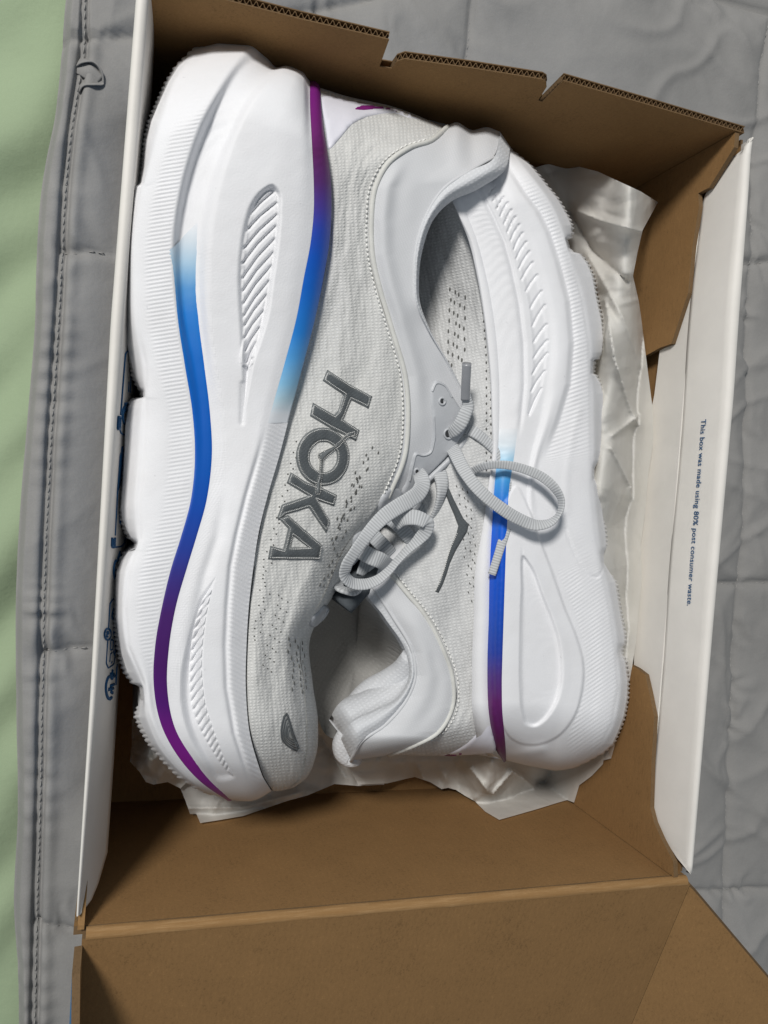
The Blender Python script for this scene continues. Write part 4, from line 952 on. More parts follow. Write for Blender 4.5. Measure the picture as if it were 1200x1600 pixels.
    # laces -------------------------------------------------------------------------------------
    def lace(name, pts, wd, mat=M_LACE, fl=.34, roll=None, n=110, k=14, parent=None):
        """pts (px, py, z); wd width in metres; roll = angle of the flat side against the view, along the path"""
        q = spline(np.array(pts, float), n); P = np.array([at(*p_) for p_ in q]); Tt = np.gradient(P, axis=0); Tt /= np.linalg.norm(Tt, axis=1)[:, None]
        vw = CC-P; vw /= np.linalg.norm(vw, axis=1)[:, None]; a = np.cross(Tt, vw); a /= np.linalg.norm(a, axis=1)[:, None]; b = np.cross(a, Tt)
        ro = np.zeros(n) if roll is None else np.interp(np.linspace(0, 1, n), np.linspace(0, 1, len(roll)), roll); ro = np.radians(ro)[:, None]
        sd = a*np.cos(ro)+b*np.sin(ro); wdt = np.interp(np.linspace(0, 1, n), np.linspace(0, 1, len(np.atleast_1d(wd))), np.atleast_1d(wd))*(.5 if name == 'aglet' else .52)
        V, F, Uu = tube(P, wdt, k, 1, fl, sd); return obj(name, V, F, mat, parent or root, Uu)
    zt = sh.zc
    # short end with its aglet, out of the upper eyelet
    l1 = lace('shoelace', [(697, 678, zt+.029), (706, 675, zt+.033), (718, 664, zt+.037), (726, 648, zt+.0385), (731, 634, zt+.039), (729, 622, zt+.040), (727.5, 612, zt+.041)], [.0040, .0050, .0054, .0053, .0050, .0040, .0034], M_LACE, .6)
    lace('aglet', [(727, 624, zt+.040), (728, 596, zt+.043), (729.5, 568, zt+.046)], .0037, M_AGL, 1., None, 20, 12, l1)
    # big loop hanging over the other shoe
    lace('shoelace', [(700, 690, zt+.024), (709, 704, zt+.032), (724, 733, zt+.040), (747, 764, zt+.045), (779, 791, zt+.047), (811, 811, zt+.048), (840, 820.5, zt+.049), (862, 815, zt+.049), (875, 800, zt+.0495), (877, 782, zt+.0495), (867, 763, zt+.049), (848, 746, zt+.047), (822, 734, zt+.045), (790, 726.5, zt+.043), (758, 728, zt+.040), (735, 737, zt+.034), (713, 746, zt+.027), (694, 757, zt+.020)],
         [.0056, .0054, .0050, .0049, .0049, .0049, .0046, .0042, .0040, .0040, .0038, .0036, .0034, .0033, .0032, .0030], M_LACE, .24, [0, 10, 10, 15, 10, 0, -5, 30, 65, 50, 15, 5, 10, 20, 25, 20, 10], 220)
    # lace running under the loop, down to the second aglet
    l2 = lace('shoelace', [(706, 664, zt+.022), (722, 668, zt+.028), (742, 676, zt+.033), (760, 690, zt+.034), (776, 706, zt+.034), (790, 724, zt+.035), (799, 744, zt+.036), (801, 764, zt+.036), (799, 784, zt+.036), (795, 806, zt+.037), (792, 822, zt+.038), (790, 829, zt+.038)], [.005, .0050, .0048, .0045, .0045, .0048, .0052, .0056, .0054, .0050, .0052, .0040], M_LACE, .36, [15, 15, 20, 30, 30, 15, 10, 35, 50, 15, 0, 0], 120)
    lace('aglet', [(791, 826, zt+.038), (780, 862, zt+.039), (768.5, 898, zt+.039)], [.0044, .0036, .0034], M_LACE, .8, None, 24, 12, l2)
    # wide flat lace folded out of the lower eyelet and looping round
    lace('shoelace', [(650, 735, zt+.026), (656, 742, zt+.032), (660, 756, zt+.036), (654, 770, zt+.038), (640, 781, zt+.039), (620, 793, zt+.040), (600, 807, zt+.041), (583, 824, zt+.041), (566, 846, zt+.041), (552, 866, zt+.041), (541, 885, zt+.040), (539, 899, zt+.038), (549, 910, zt+.036), (568, 913, zt+.035), (588, 907, zt+.034), (606, 893, zt+.034), (620, 877, zt+.034), (636, 860, zt+.035), (654, 843, zt+.037), (666, 828, zt+.039), (668, 818, zt+.040), (658, 811, zt+.040), (644, 808, zt+.039), (628, 810, zt+.037), (616, 818, zt+.034)],
         [.0050, .0066, .0066, .0064, .0062, .0060, .0054, .0050, .0048, .0048, .0050, .0052, .0052, .0050, .0046, .0042, .0040, .0040, .0042, .0050, .0058, .0062, .0062, .0060], M_LACE, .20, [0, 20, 20, 10, 0, 0, 0, 5, 20, 30, 35, 35, 35, 30, 35, 40, 45, 40, 30, 0, -30, -20, 0, 0], 240)
    lace('shoelace', [(552, 853, zt+.026), (566, 862, zt+.031), (580, 870, zt+.032), (595, 876, zt+.031), (606, 884, zt+.026)], .0064, M_LACE, .22, None, 40)
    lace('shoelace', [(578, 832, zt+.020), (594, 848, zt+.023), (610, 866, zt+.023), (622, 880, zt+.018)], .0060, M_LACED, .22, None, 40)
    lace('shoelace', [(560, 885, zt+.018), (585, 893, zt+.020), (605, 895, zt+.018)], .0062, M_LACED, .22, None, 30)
    lace('shoelace', [(524, 905, zt+.016), (530, 918, zt+.021), (540, 923, zt+.023), (552, 924, zt+.022), (560, 915, zt+.018)], .0056, M_LACE, .3, [0, 60, 70, 60, 0], 40)
    # lace across the throat and the thin far ones
    lace('shoelace', [(681, 722, zt+.018), (686, 736, zt+.026), (690, 752, zt+.030), (690, 768, zt+.031), (686, 786, zt+.030), (680, 803, zt+.028), (672, 818, zt+.025), (664, 830, zt+.02)], [.0060, .0058, .005, .0042, .0038, .0036], M_LACE, .4, [0, 15, 30, 55, 60, 50, 40], 80)
    lace('shoelace', [(724, 742, zt+.020), (733, 758, zt+.022), (735, 775, zt+.022), (730, 795, zt+.022), (718, 818, zt+.022), (702, 834, zt+.022), (686, 843, zt+.021), (668, 845, zt+.018), (652, 838, zt+.016)], .0030, M_LACE, .7, None, 80)
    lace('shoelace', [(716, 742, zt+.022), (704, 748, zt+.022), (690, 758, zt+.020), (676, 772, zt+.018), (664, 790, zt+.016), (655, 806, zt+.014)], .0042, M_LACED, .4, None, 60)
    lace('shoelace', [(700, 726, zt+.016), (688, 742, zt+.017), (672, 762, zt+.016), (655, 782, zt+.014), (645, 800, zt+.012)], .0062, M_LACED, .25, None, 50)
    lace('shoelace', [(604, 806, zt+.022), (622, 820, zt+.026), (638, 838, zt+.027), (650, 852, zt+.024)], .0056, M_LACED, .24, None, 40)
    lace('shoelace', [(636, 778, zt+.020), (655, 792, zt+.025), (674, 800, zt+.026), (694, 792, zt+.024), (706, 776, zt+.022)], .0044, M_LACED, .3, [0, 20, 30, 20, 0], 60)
    return sh
LEFT = shoe_left()

def shoe_right():
    root = empty('running_shoe', (.05, .0, .0), 'white running shoe at the right, heel down, a drop-shaped hollow in its thick sole', 'shoe', 'pair of running shoes')
    sh = Shoe(root, .058); sh.sgn = 1
    c0 = [(792, 228), (799, 235), (812, 245), (827, 257), (842, 275), (855, 292), (870, 310), (880, 327), (887, 340), (892, 352), (892, 366), (889, 371), (884, 373), (884, 384), (895, 394), (905, 396), (917, 412), (925, 432), (932, 470), (939, 500), (942, 530), (940, 550), (935, 560), (928, 563), (926, 584), (930, 586), (937, 598), (942, 615), (942, 630), (940, 662), (939, 705), (936, 720), (931, 728), (929, 732), (929, 748), (936, 758), (940, 780), (941, 800), (946, 837), (947, 855), (944, 863), (943, 867), (944, 880), (950, 890), (957, 902), (961, 910), (967, 950), (975, 992), (975, 1004), (971, 1012), (970, 1020), (976, 1034), (980, 1065), (979, 1092), (974, 1120), (966, 1142), (957, 1162), (940, 1177), (912, 1192), (890, 1202), (880, 1206)]
    #      c0          c1          M           G1          G2          RR          RL          ST          S
    T = [[(797, 233), (788, 226), (778, 219), (766, 212), (758, 208), (750, 206), (738, 202), (715, 195), (690, 190)],
         [(822, 258), (814, 257), (802, 258), (790, 262), (778, 268), (765, 275), (752, 268), (730, 262), (706, 252)],
         [(845, 285), (837, 285), (826, 291), (814, 300), (800, 304), (785, 310), (768, 305), (748, 300), (718, 300)],
         [(872, 322), (862, 322), (850, 326), (837, 330), (820, 336), (800, 343), (785, 340), (768, 340), (731, 338)],
         [(888, 360), (878, 360), (866, 361), (853, 362), (835, 366), (815, 372), (800, 378), (785, 378), (745, 375)],
         [(904, 410), (893, 410), (881, 409), (868, 408), (850, 410), (832, 413), (812, 415), (796, 418), (757, 420)],
         [(932, 470), (910, 470), (896, 470), (884, 470), (866, 470), (848, 470), (826, 472), (808, 474), (768, 474)],
         [(941, 535), (920, 535), (904, 535), (890, 535), (873, 535), (856, 535), (833, 535), (815, 535), (776, 535)],
         [(938, 600), (922, 600), (902, 600), (885, 600), (868, 600), (850, 600), (832, 600), (816, 600), (780, 600)],
         [(940, 660), (923, 660), (894, 660), (867, 660), (855, 657), (842, 655), (825, 655), (811, 655), (780, 655)],
         [(937, 715), (924, 715), (884, 715), (846, 715), (838, 713), (828, 712), (814, 710), (804, 708), (778, 706)],
         [(936, 765), (924, 765), (882, 762), (838, 760), (830, 760), (822, 760), (808, 760), (796, 760), (773, 758)],
         [(945, 830), (930, 830), (888, 828), (846, 825), (836, 825), (826, 825), (808, 825), (792, 825), (769, 822)],
         [(957, 900), (942, 900), (905, 900), (868, 900), (852, 900), (835, 900), (814, 900), (789, 900), (765, 900)],
         [(968, 960), (955, 960), (925, 959), (893, 958), (877, 958), (860, 958), (813, 960), (787, 962), (764, 962)],
         [(972, 1020), (962, 1020), (937, 1020), (909, 1020), (893, 1020), (877, 1020), (812, 1022), (785, 1025), (762, 1025)],
         [(979, 1075), (966, 1075), (938, 1075), (909, 1075), (893, 1075), (875, 1075), (812, 1075), (784, 1072), (762, 1075)],
         [(968, 1132), (956, 1130), (926, 1126), (893, 1122), (877, 1118), (860, 1115), (815, 1112), (785, 1112), (764, 1114)],
         [(955, 1162), (940, 1160), (910, 1158), (880, 1156), (868, 1153), (855, 1151), (820, 1148), (788, 1144), (769, 1146)],
         [(928, 1184), (915, 1182), (896, 1184), (875, 1186), (863, 1184), (850, 1182), (825, 1178), (790, 1168), (774, 1170)],
         [(898, 1200), (890, 1201), (880, 1203), (868, 1204), (860, 1203), (850, 1201), (820, 1195), (791, 1188), (785, 1187)]]
    N = len(T); f = smooth(10, 13, np.arange(N))[:, None]
    W = np.array([.0345, .0450, .0462, .0455, .0462, .0448, .0448, .0448, .0425])[None]*(1-f)+np.array([.0345, .0455, .0470, .0470, .0470, .0472, .0472, .0468, .0425])[None]*f
    lp = np.array(T, float)
    td = spline([(819, 868), (831, 884), (850, 932), (862, 962), (874, 1000), (879, 1045), (876, 1080), (865, 1108), (850, 1127), (833, 1136), (822, 1132), (815, 1112), (812, 1075), (812, 1000), (814, 925)], 90, True)
    tdo = spline([(806, 760), (828, 800), (842, 840), (860, 887), (882, 950), (902, 1000), (911, 1037), (909, 1080), (894, 1125), (872, 1150), (842, 1163), (812, 1161), (796, 1151), (789, 1140), (780, 1100), (778, 1000), (782, 900), (786, 800)], 110, True)
    rs = spline([(762, 290), (775, 312), (792, 345), (804, 385), (817, 425), (828, 475), (833, 525), (835, 562), (831, 610), (827, 648), (832, 640), (845, 607), (853, 550), (853, 512), (846, 470), (834, 420), (816, 378), (794, 338), (776, 305)], 90, True)
    petal = spline([(884, 826), (892, 850), (902, 873), (913, 890), (922, 899), (931, 902), (939, 895), (944, 884)], 60)
    def relief(X, Y):
        r = np.zeros_like(X)
        c1x = np.interp(Y, lp[:, 1, 1], lp[:, 1, 0]); gx = np.interp(Y, lp[:, 3, 1], lp[:, 3, 0]); st = np.interp(Y, lp[:, 7, 1], lp[:, 7, 0]); sx = np.interp(Y, lp[:, 8, 1], lp[:, 8, 0])
        # ribbed outer flank
        mk = smooth(0, 5, X-gx-4)*smooth(2, 10, c1x-X+4)*smooth(250, 300, Y)*smooth(1195, 1150, Y)
        r += mk*.00015*np.sin((Y+(.35+.35*smooth(700, 900, Y))*X)/6.6*2*np.pi)*(1-.45*np.sin(X/11.)**2)
        r += mk*.00006*np.sin((X-Y)/4.6*2*np.pi)
        # dotted rand strip beside the upper, toe half
        mk2 = smooth(0, 4, X-sx-2)*smooth(0, 5, st-X)*smooth(690, 640, Y)*smooth(290, 330, Y)
        r += mk2*.00012*np.sin((Y+.8*X)/5.6*2*np.pi)*np.sin((Y-.8*X)/5.6*2*np.pi)
        r += -.0009*np.exp(-((X-st-3)/4.)**2)*smooth(690, 640, Y)
        # stepped panel round the heel and its drop-shaped hollow
        d = sdf(X, Y, tdo); r += .0014*smooth(-2.5, 2.0, d)*smooth(690, 830, Y)
        d = sdf(X, Y, td); r += -.0019*smooth(-1, 4.5, d)+smooth(2, 8, d)*.00005*np.sin((X+Y)/5*2*np.pi)*np.sin((X-Y)/5*2*np.pi)
        # long step of the toe half
        q = X-gx; r += -.0022*smooth(-3, 8, q)*smooth(730, 640, Y)*smooth(230, 290, Y)+.0006*smooth(-20, -4, q)*smooth(730, 640, Y)
        # slanted grooves
        d = sdf(X, Y, rs); k = smooth(-.5, 2.2, d)
        r += -.0006*smooth(-3, 3, d)+.0009*grooves(X, Y, [(822, 455, 839, 430), (829, 482, 846, 455), (832, 510, 851, 477), (834, 535, 854, 507), (834, 560, 855, 532), (832, 585, 855, 552), (830, 612, 851, 580), (827, 648, 846, 607), (815, 437, 832, 410), (811, 420, 827, 393), (807, 404, 822, 378), (803, 390, 816, 364), (798, 376, 811, 351), (793, 363, 805, 339), (788, 350, 799, 328), (782, 338, 793, 317), (776, 326, 787, 308), (770, 314, 781, 299), (764, 303, 774, 292)], 1.5)
        # petal line and soft facets near the arch
        r += -.0004*np.exp(-(seg_dist(X, Y, petal)/1.7)**2)
        r += -.0007*smooth(640, 700, Y)*smooth(860, 800, Y)*np.exp(-((X-(872-(Y-700)*.42))/3.2)**2)*0
        r += .00035*np.exp(-(seg_dist(X, Y, [(905, 640), (893, 690), (885, 745), (884, 800)])/6.)**2)
        r += -.0003*smooth(930, 870, Y)*np.exp(-((X-816)/2.)**2)*smooth(850, 870, Y)
        d = seg_dist(X, Y, [(800, 1184), (826, 1177), (846, 1172)]); r += .0022*np.exp(-(d/9.)**2)
        r += -.0005*np.exp(-((X-c1x-1)/3.)**2)*smooth(400, 460, Y)
        r += .00012*fbm(X/26, Y/26, 13, 2)
        return r
    X, Y, w_, uq = sh.loft(T, W, (120, 100), 680, [9, 14, 18, 10, 10, 14, 26, 10, 14], relief, c0=c0)
    two_sided(sh, 'midsole', X, Y, w_, M_EVA, False, white); sh.zmap('mid', [(X, Y, w_)])
    n = len(X); cx, cy = X[:, 0], Y[:, 0]; V = []; zz = np.linspace(-1, 1, 13); gt = np.clip(w_[:, 0], 0, None)
    tooth = .5+.5*np.sign(np.sin(cy/6.8*2*np.pi+1.2*np.sin(cy/31))); podm = smooth(0, 6, cx-np.interp(cy, lp[:, 1, 1], lp[:, 1, 0]))
    for q in zz:
        b = (.0009+.0009*tooth*podm)*(1-abs(q)**6); p_ = at(cx, cy, sh.zc+gt*.93*abs(q)).copy(); p_[:, 2] = sh.zc+gt*.93*q; p_[:, 0] += b; V.append(p_)
    V = np.stack(V, 1); obj('outsole', V.reshape(-1, 3), grid_faces(n, 13, flip=True).tolist(), M_RUB, root)
    BN = rampcol([(672, (228, 231, 235)), (696, (212, 223, 231)), (722, (150, 199, 228)), (750, (66, 152, 218)), (790, (22, 108, 212)), (850, (14, 88, 208)), (930, (14, 78, 192)), (985, (20, 70, 172)), (1020, (34, 60, 156)), (1055, (74, 48, 124)), (1095, (90, 30, 98)), (1150, (92, 24, 92)), (1190, (88, 24, 84))])
    bt = lp[9:, [8, 7]].copy()
    k_ = spline(np.concatenate([bt[:, 0], bt[:, 1]], 1), 300); k_ = k_[k_[:, 1] > 668]; nb = len(k_); nn = 12; tt = np.linspace(0, 1, nn)
    BX = k_[:, [0]]*(1-tt)+k_[:, [2]]*tt; BY = k_[:, [1]]*(1-tt)+k_[:, [3]]*tt; fade = smooth(690, 760, k_[:, 1])[:, None]
    P = sh.on('mid', BX, BY, (.0014*np.sin(np.pi*(tt*.86+.07))[None]-.0002)*(.15+.85*fade)); lowr = P[:, :1].copy(); lowr[..., 2] -= .004; P = np.concatenate([lowr, P], 1)
    obj('rim_band', P.reshape(-1, 3), grid_faces(nb, nn+1, flip=True).tolist(), M_STR, root, None, BN(np.concatenate([BY[:, :1], BY], 1).ravel()))
    #     S           U1          U2          Q           B           T
    U = [[(690, 190), (680, 195), (668, 200), (655, 206), (645, 212), (636, 218)],
         [(706, 252), (690, 254), (670, 256), (650, 258), (630, 260), (612, 262)],
         [(718, 300), (700, 302), (675, 303), (648, 304), (625, 305), (605, 306)],
         [(731, 338), (710, 340), (683, 340), (652, 340), (628, 340), (605, 340)],
         [(745, 375), (722, 376), (694, 376), (660, 376), (635, 376), (610, 376)],
         [(757, 420), (733, 421), (704, 421), (668, 421), (640, 421), (612, 421)],
         [(768, 474), (743, 475), (712, 475), (674, 475), (642, 475), (612, 475)],
         [(776, 535), (750, 536), (718, 536), (678, 536), (645, 536), (612, 536)],
         [(780, 600), (754, 600), (722, 600), (680, 600), (645, 600), (612, 600)],
         [(780, 655), (754, 656), (720, 656), (676, 656), (642, 656), (610, 656)],
         [(778, 706), (752, 708), (716, 710), (668, 715), (636, 718), (608, 720)],
         [(773, 758), (746, 762), (708, 768), (654, 778), (618, 783), (598, 786)],
         [(769, 822), (740, 828), (696, 838), (630, 850), (590, 855), (574, 857)],
         [(765, 900), (737, 902), (695, 905), (618, 900), (575, 905), (562, 908)],
         [(764, 962), (742, 962), (710, 960), (664, 955), (612, 960), (600, 964)],
         [(763, 1025), (748, 1023), (728, 1018), (697, 1016), (645, 1020), (635, 1022)],
         [(762, 1075), (752, 1072), (736, 1068), (712, 1062), (649, 1056), (638, 1060)],
         [(764, 1114), (752, 1111), (734, 1108), (711, 1106), (638, 1088), (621, 1089)],
         [(769, 1146), (752, 1141), (724, 1138), (690, 1143), (600, 1134), (586, 1110)],
         [(774, 1170), (745, 1164), (702, 1160), (657, 1162), (563, 1160), (547, 1130)],
         [(785, 1187), (735, 1179), (680, 1181), (613, 1179), (548, 1189), (532, 1155)]]
    UW = [[.0415, .035, .025, .014, .007, 0]]*7+[[.042, .037, .029, .018, .009, 0], [.042, .039, .033, .023, .012, 0]]+[[.0425, .0415, .037, .028, .017, .006], [.0425, .0415, .038, .030, .020, .011], [.0425, .0415, .0385, .031, .023, .017], [.042, .0415, .039, .033, .026, .021], [.041, .0405, .039, .034, .029, .026], [.0405, .040, .039, .036, .032, .030]]+[[.0395, .0395, .039, .037, .035, .033]]*6
    ua = np.array(U, float); UW = np.array(UW)
    def urelief(X, Y):
        s_ = np.interp(Y, ua[:, 0, 1], ua[:, 0, 0]); q_ = np.interp(Y, ua[:, 3, 1], ua[:, 3, 0]); t = (s_-X)/np.maximum(s_-q_, 20)
        r = .0011*fbm(t*5, Y/70, 37, 3)+.0005*fbm(X/9, Y/26, 43, 2)
        r += .0009*np.sin((X*.9+Y*.42)/13.)*smooth(760, 860, Y)*smooth(1060, 960, Y)*smooth(0, .3, t)
        return r-.0008*np.exp(-((X-s_)/4.)**2)
    def crelief(X, Y):
        q_ = np.interp(Y, ua[12:, 3, 1], ua[12:, 3, 0]); b_ = np.interp(Y, ua[12:, 4, 1], ua[12:, 4, 0]); t = np.clip((q_-X)/np.maximum(q_-b_, 10), 0, 1)
        return .0030*np.sin(np.pi*t)*smooth(920, 980, Y)-.0013*np.exp(-((t-.42)/.18)**2)*smooth(980, 1040, Y)*smooth(1170, 1100, Y)+.0004*fbm(X/40, Y/60, 73, 2)
    X1, Y1, w1_, _ = sh.loft(ua[:, :4], UW[:, :4], (110, 75), 380, [16, 22, 26], urelief)
    X2, Y2, w2_, _ = sh.loft(ua[:13, 3:], UW[:13, 3:], (110, 0), 200, [8, 8], None)
    Xc, Yc, wc, _ = sh.loft(ua[12:, 3:5], UW[12:, 3:5], (0, 62), 280, [44], crelief)
    two_sided(sh, 'upper', X1, Y1, w1_, M_KNITB, False, None, close=False); two_sided(sh, 'vamp', X2, Y2, w2_, M_KNITB, False, None, close=False)
    obj('collar', sh.world(Xc, Yc, wc+.0003).reshape(-1, 3), grid_faces(*Xc.shape).tolist(), M_COLL, root, np.stack([Xc, Yc], -1).reshape(-1, 2)/3900.)
    sh.zmap('up', [(X1, Y1, w1_), (X2, Y2, w2_)]); sh.zmap('col', [(X1, Y1, w1_), (X2, Y2, w2_), (Xc, Yc, wc)])
    # padded lining rolling into the opening
    Xl, Yl, wl, _ = sh.loft(ua[12:, 4:6], UW[12:, 4:6], (0, 40), 240, [12], None)
    tq = np.linspace(0, 1, Xl.shape[1])[None]; rr = np.arange(240)[:, None]
    wl = wl+.0030*np.sin(np.pi*tq)*smooth(90, 150, rr)*smooth(240, 225, rr)
    pad = smooth(110, 175, np.arange(240))
    inn = [(Xl[:, -1]+dx*(.3+.7*pad), Yl[:, -1]+dy*pad, wl[:, -1]-dz) for dx, dy, dz in ((1.5, -1, .0035), (2, -4, .007), (-4, -12, .0095), (-12, -22, .0125), (-18, -30, .019), (-14, -34, .027), (0, -30, .036))]
    Xl = np.column_stack([Xl]+[a[0] for a in inn]); Yl = np.column_stack([Yl]+[a[1] for a in inn]); wl = np.column_stack([wl]+[np.maximum(a[2], .001) for a in inn])
    obj('collar_lining', sh.world(Xl, Yl, wl).reshape(-1, 3), grid_faces(*Xl.shape).tolist(), M_LINE, root, np.stack([Xl, Yl], -1).reshape(-1, 2)/3900.)
    # hollow of the shoe seen through the opening: one lined bowl from the collar edge down to the far wall
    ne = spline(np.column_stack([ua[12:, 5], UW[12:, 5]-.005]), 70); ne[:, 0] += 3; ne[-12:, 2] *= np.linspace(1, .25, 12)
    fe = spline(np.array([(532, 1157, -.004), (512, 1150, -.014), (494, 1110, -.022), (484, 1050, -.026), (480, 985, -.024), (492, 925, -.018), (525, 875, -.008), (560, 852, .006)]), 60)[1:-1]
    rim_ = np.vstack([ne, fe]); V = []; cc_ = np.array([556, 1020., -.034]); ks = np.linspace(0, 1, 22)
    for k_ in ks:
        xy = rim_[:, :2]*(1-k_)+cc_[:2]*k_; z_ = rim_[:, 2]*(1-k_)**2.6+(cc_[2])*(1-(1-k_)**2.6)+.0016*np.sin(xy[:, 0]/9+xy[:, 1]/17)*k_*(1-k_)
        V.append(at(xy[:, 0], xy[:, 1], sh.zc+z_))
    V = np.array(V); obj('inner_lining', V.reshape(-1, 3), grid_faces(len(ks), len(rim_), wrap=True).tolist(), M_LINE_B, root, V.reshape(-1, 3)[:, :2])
    q = spline(np.array([(641, 1024, .026), (630, 1046, .020), (607, 1066, .014), (580, 1082, .009), (558, 1104, .005), (545, 1128, .002), (538, 1146, -.002)]), 60)
    V, F, Uu = tube(at(q[:, 0], q[:, 1], sh.zc+q[:, 2]), .0062*np.sin(np.linspace(.35, np.pi-.3, 60))**.5, 18, 1); obj('heel_pad', V, F, M_LINE, root, np.column_stack([V[:, 0], V[:, 1]]))
    q = spline(np.array([(552, 1140, .006), (541, 1149, .003), (535.5, 1162, .001), (538, 1176, .0), (549, 1186, .001), (560, 1187, .004)]), 40)
    V, F, Uu = tube(at(q[:, 0], q[:, 1], sh.zc+q[:, 2]), .0048*np.sin(np.linspace(.4, np.pi-.4, 40))**.6, 16, 1); obj('heel_tab', V, F, M_LINE, root, np.column_stack([V[:, 0], V[:, 1]]))
    ql = np.vstack([[(617, 897), (637, 923)], ua[14:, 3]])
    sh.cord('collar_piping', 'col', ql-np.array([5., 0]), .0010, M_SEAM, .0002); sh.stitches('collar_stitching', 'up', ql+np.array([3., 0]), M_THREAD, None, 7., 4.6)
    sh.cord('collar_edge', 'col', ua[13:, 4], .0008, M_COLL, .0002)
    hp_ = [(768, 1120), (771, 1150), (774, 1172), (745, 1178), (712, 1180), (685, 1180), (700, 1177), (722, 1167), (742, 1150), (756, 1132)]
    sh.patch('heel_panel', 'up', spline(hp_, 50, True), M_PANEL, .0006, step=3); sh.patch('heel_mark', 'up', [(694, 1180), (708, 1176), (722, 1174), (729, 1175), (718, 1178), (705, 1181)], M_PURP, .0010, step=2, dip=0)
    # slate wing strokes
    sh.patch('logo_stroke', 'up', [(696, 760), (702, 764), (709, 780), (717, 796), (724, 810), (732, 819), (730, 830), (723, 841), (712, 860), (703, 880), (698, 896), (692, 912), (685, 926), (680, 924), (686, 910), (693, 892), (700, 868), (706, 850), (713, 834), (716, 822), (710, 806), (703, 790), (697, 774)], M_GREY, .0009, step=2.4)
    sh.stitches('logo_stitching', 'up', [(681, 922), (688, 906), (695, 886), (701, 866), (708, 848), (715, 832)], M_THREAD, None, 3., 2., .0010, .0002)
    pk = Pack(); R_ = np.random.default_rng(9)
    for k in range(30): 
        x, y = 704+7.5*(k % 4)+R_.normal(0, 1.2)-(k//4)*.6, 452+k*4.1; V, F, Uu = tube(sh.on('up', np.full(5, x), y+np.linspace(-3.4, 3.4, 5), np.full(5, .00005)), np.array([.0001, .0004, .00045, .0004, .0001]), 6); pk.add(V, F, Uu)
    for k in range(42):
        x, y = 758+7*(k % 2)-(k*.0), 478+k*6.4+R_.normal(0, 1); x = x-max(0, 560-y)*.07+2; V, F, Uu = tube(sh.on('up', np.full(5, x), y+np.linspace(-2.2, 2.2, 5), np.full(5, .00005)), np.array([.0001, .0003, .0004, .0003, .0001]), 6); pk.add(V, F, Uu)
    for k in range(40):
        x, y = 716+8*(k % 3)+R_.normal(0, 1.5)+(k//3)*1.4, 760+k*4.6; V, F, Uu = tube(sh.on('up', x+np.linspace(-.8, .8, 5), y+np.linspace(-2, 2, 5), np.full(5, .00005)), np.array([.0001, .00022, .00026, .0002, .0001]), 6); pk.add(V, F, Uu)
    tag(pk.build('vent_slits', M_SLIT, root), kind='stuff')
    sh.stitches('rand_seam', 'up', ua[1:10, 0]-np.array([1.5, 0]), M_DARK, None, 5.5, 5.4, .0001, .00028)
    return sh
RIGHT = shoe_right()

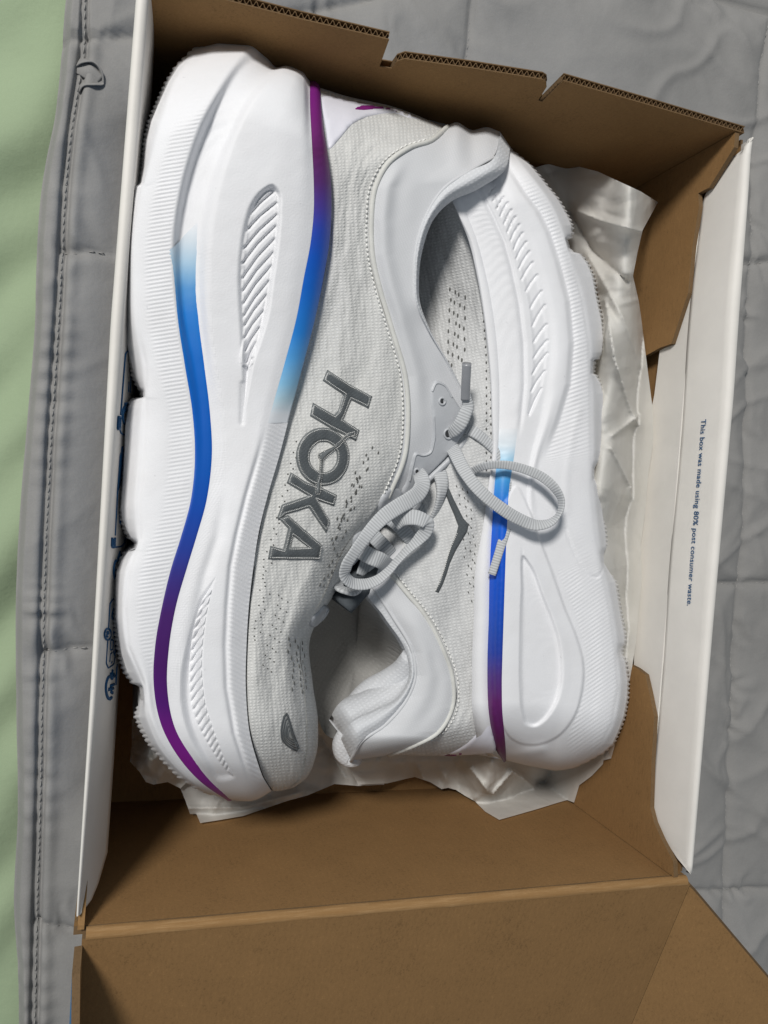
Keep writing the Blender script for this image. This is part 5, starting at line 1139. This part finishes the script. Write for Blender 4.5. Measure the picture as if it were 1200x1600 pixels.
# ------------------------------------------------------------------ tissue paper
def tissue(name, label, outer, zfun, seed, amp=.004, step=4., creases=(), fscale=1.):
    step *= .62
    """crumpled sheet: outline and rest height, folded along random and given creases"""
    o = np.asarray(outer, float); R_ = np.random.default_rng(seed)
    q = []
    for i in range(len(o)):
        a, b = o[i], o[(i+1) % len(o)]; n = max(1, int(np.linalg.norm(b-a)/step)); q += [a+(b-a)*k/n for k in range(n)]
    nb = len(q); ed = [(i, (i+1) % nb) for i in range(nb)]
    gx, gy = np.meshgrid(np.arange(o[:, 0].min(), o[:, 0].max(), step), np.arange(o[:, 1].min(), o[:, 1].max(), step)); gx = gx.ravel()+R_.uniform(-.5, .5, gx.size); gy = gy.ravel()+R_.uniform(-.5, .5, gy.size)
    k = sdf(gx, gy, o) > step*.55; allp = np.vstack([np.array(q), np.column_stack([gx[k], gy[k]])])
    r = delaunay_2d_cdt([Vector(p_) for p_ in allp.tolist()], ed, [], 0, 1e-5); P = np.array([list(v) for v in r[0]]); F = [list(f) for f in r[2]]
    c = np.array([P[f].mean(0) for f in F]); ok = inside(c[:, 0], c[:, 1], o); F = [f for f, g in zip(F, ok) if g]
    x, y = P[:, 0], P[:, 1]; h = np.zeros(len(P))
    cx_, cy_ = o.mean(0); sx_, sy_ = np.ptp(o[:, 0])/2, np.ptp(o[:, 1])/2
    wx = x+5*fbm(x/40, y/40, seed, 2); wy = y+5*fbm(x/40+9, y/40, seed+40, 2)
    for i in range(22):
        th = R_.uniform(0, math.pi); px_, py_ = cx_+R_.uniform(-1, 1)*sx_, cy_+R_.uniform(-1, 1)*sy_
        d_ = (wx-px_)*math.cos(th)+(wy-py_)*math.sin(th); al = -(wx-px_)*math.sin(th)+(wy-py_)*math.cos(th)
        L = R_.uniform(14, 60)*fscale; win = np.exp(-(al/R_.uniform(40, 120))**2)
        h += R_.choice([-1, 1])*np.maximum(0, 1-np.abs(d_)/L)*L/60*R_.uniform(.5, 1.1)*win
    for i in range(110):
        th = R_.uniform(0, math.pi); px_, py_ = cx_+R_.uniform(-1, 1)*sx_, cy_+R_.uniform(-1, 1)*sy_
        d_ = (wx-px_)*math.cos(th)+(wy-py_)*math.sin(th); al = -(wx-px_)*math.sin(th)+(wy-py_)*math.cos(th)
        h += R_.choice([-1, 1])*np.maximum(0, 1-np.abs(d_)/R_.uniform(6, 16))*R_.uniform(.06, .24)*np.exp(-(al/R_.uniform(10, 36))**2)
    h = h*amp*1.25
    for (line, am, wd) in creases: h += am*np.exp(-np.abs(seg_dist(x, y, line))/wd)
    V = at(x, y, zfun(x, y)+h+.0003*fbm(x/14, y/14, seed, 3))
    for ax, lim, fn in ((0, HX-.0085-.00005*seed, at_x), (1, -HY+.0008+.00003*seed, at_y)):      # the sheet rests against the walls of the box
        k = V[:, 0] > lim if ax == 0 else V[:, 1] < lim
        if k.any(): V[k] = fn(x[k], y[k], lim)
    V[:, 2] = np.maximum(V[:, 2], .0036)
    F = [f if np.cross(P[f[1]]-P[f[0]], P[f[2]]-P[f[0]]) < 0 else f[::-1] for f in F]
    o_ = obj(name, V, F, M_PAPER, None, P/3900.); 
    return tag(o_, label, 'tissue paper', 'tissue sheets packed round the shoes')
tissue('tissue_paper', 'long crumpled white tissue between the right shoe sole and the lettered side of the box',
       [(836, 262), (852, 257), (880, 254), (934, 268), (1001, 299), (1028, 316), (1004, 360), (996, 395), (989, 431), (998, 470), (1001, 490), (1006, 530), (1012, 578), (1020, 640), (1021, 690), (1013, 740), (1008, 800), (1001, 850), (1003, 905), (998, 950), (994, 1001), (988, 1040), (975, 1110), (955, 1185), (935, 1190), (900, 1120), (900, 1000), (880, 860), (870, 700), (880, 560), (860, 440), (835, 360), (800, 290)],
       lambda x, y: .062+.034*np.exp(-((x-(962+24*np.sin(y/170)))/34.)**2)-.00015*np.clip(x-985, 0, 99)*2+.012*np.exp(-((y-300)/60.)**2)-.018*smooth(900, 1100, y)-.02*smooth(940, 880, x), 5, .0075, 3.6,
       [([(946, 470), (960, 560), (985, 640), (1012, 690)], .008, 7), ([(905, 330), (940, 345), (1004, 362)], .006, 8), ([(890, 330), (925, 390), (980, 440)], -.006, 7), ([(955, 700), (985, 760), (1000, 860)], .009, 8), ([(958, 680), (1010, 640)], .006, 5), ([(920, 400), (975, 500), (1000, 570)], .005, 9)])
tissue('tissue_paper', 'crumpled white tissue with a pointed corner under the heel of the right shoe',
       [(930, 1150), (944, 1180), (942, 1194), (925, 1212), (905, 1227), (897, 1254), (886, 1250), (872, 1254), (840, 1264), (805, 1274), (780, 1281), (758, 1268), (742, 1252), (726, 1243), (712, 1234), (700, 1231), (690, 1233), (672, 1222), (648, 1214), (630, 1218), (605, 1224), (560, 1226), (545, 1200), (560, 1150), (640, 1120), (760, 1120), (880, 1130)],
       lambda x, y: .028+.010*np.sin(x/38.)*smooth(1140, 1230, y)-.00018*np.clip(y-1190, 0, 99), 17, .0085, 3.2,
       [([(770, 1240), (800, 1205), (825, 1222), (850, 1250)], .008, 5), ([(655, 1200), (668, 1232)], .006, 6), ([(735, 1200), (762, 1235)], .007, 6), ([(760, 1262), (800, 1248), (870, 1244)], .005, 5)])
tissue('tissue_paper', 'flat white tissue edge sticking out under the toe of the left shoe',
       [(262, 1175), (272, 1205), (280, 1227), (290, 1252), (297, 1272), (307, 1272), (313, 1286), (345, 1281), (380, 1275), (450, 1251), (480, 1243), (523, 1225), (560, 1228), (600, 1226), (610, 1190), (560, 1130), (520, 1100), (500, 1080), (470, 1120), (400, 1170), (330, 1180)],
       lambda x, y: .024+.006*smooth(1200, 1270, y)-.00002*(x-300), 29, .0045, 3.2, [([(297, 1262), (380, 1262), (470, 1238)], .004, 5), ([(500, 1150), (540, 1215)], -.006, 8)])
tissue('tissue_paper', 'dim tissue ball tucked in the shaded gap beside the left shoe toe',
       [(206, 1125), (214, 1118), (228, 1122), (250, 1150), (275, 1190), (292, 1222), (282, 1232), (262, 1222), (240, 1226), (228, 1222), (218, 1206), (203, 1190), (206, 1160)],
       lambda x, y: .030+.010*np.exp(-((x-240)/20.)**2), 37, .008, 3.2)
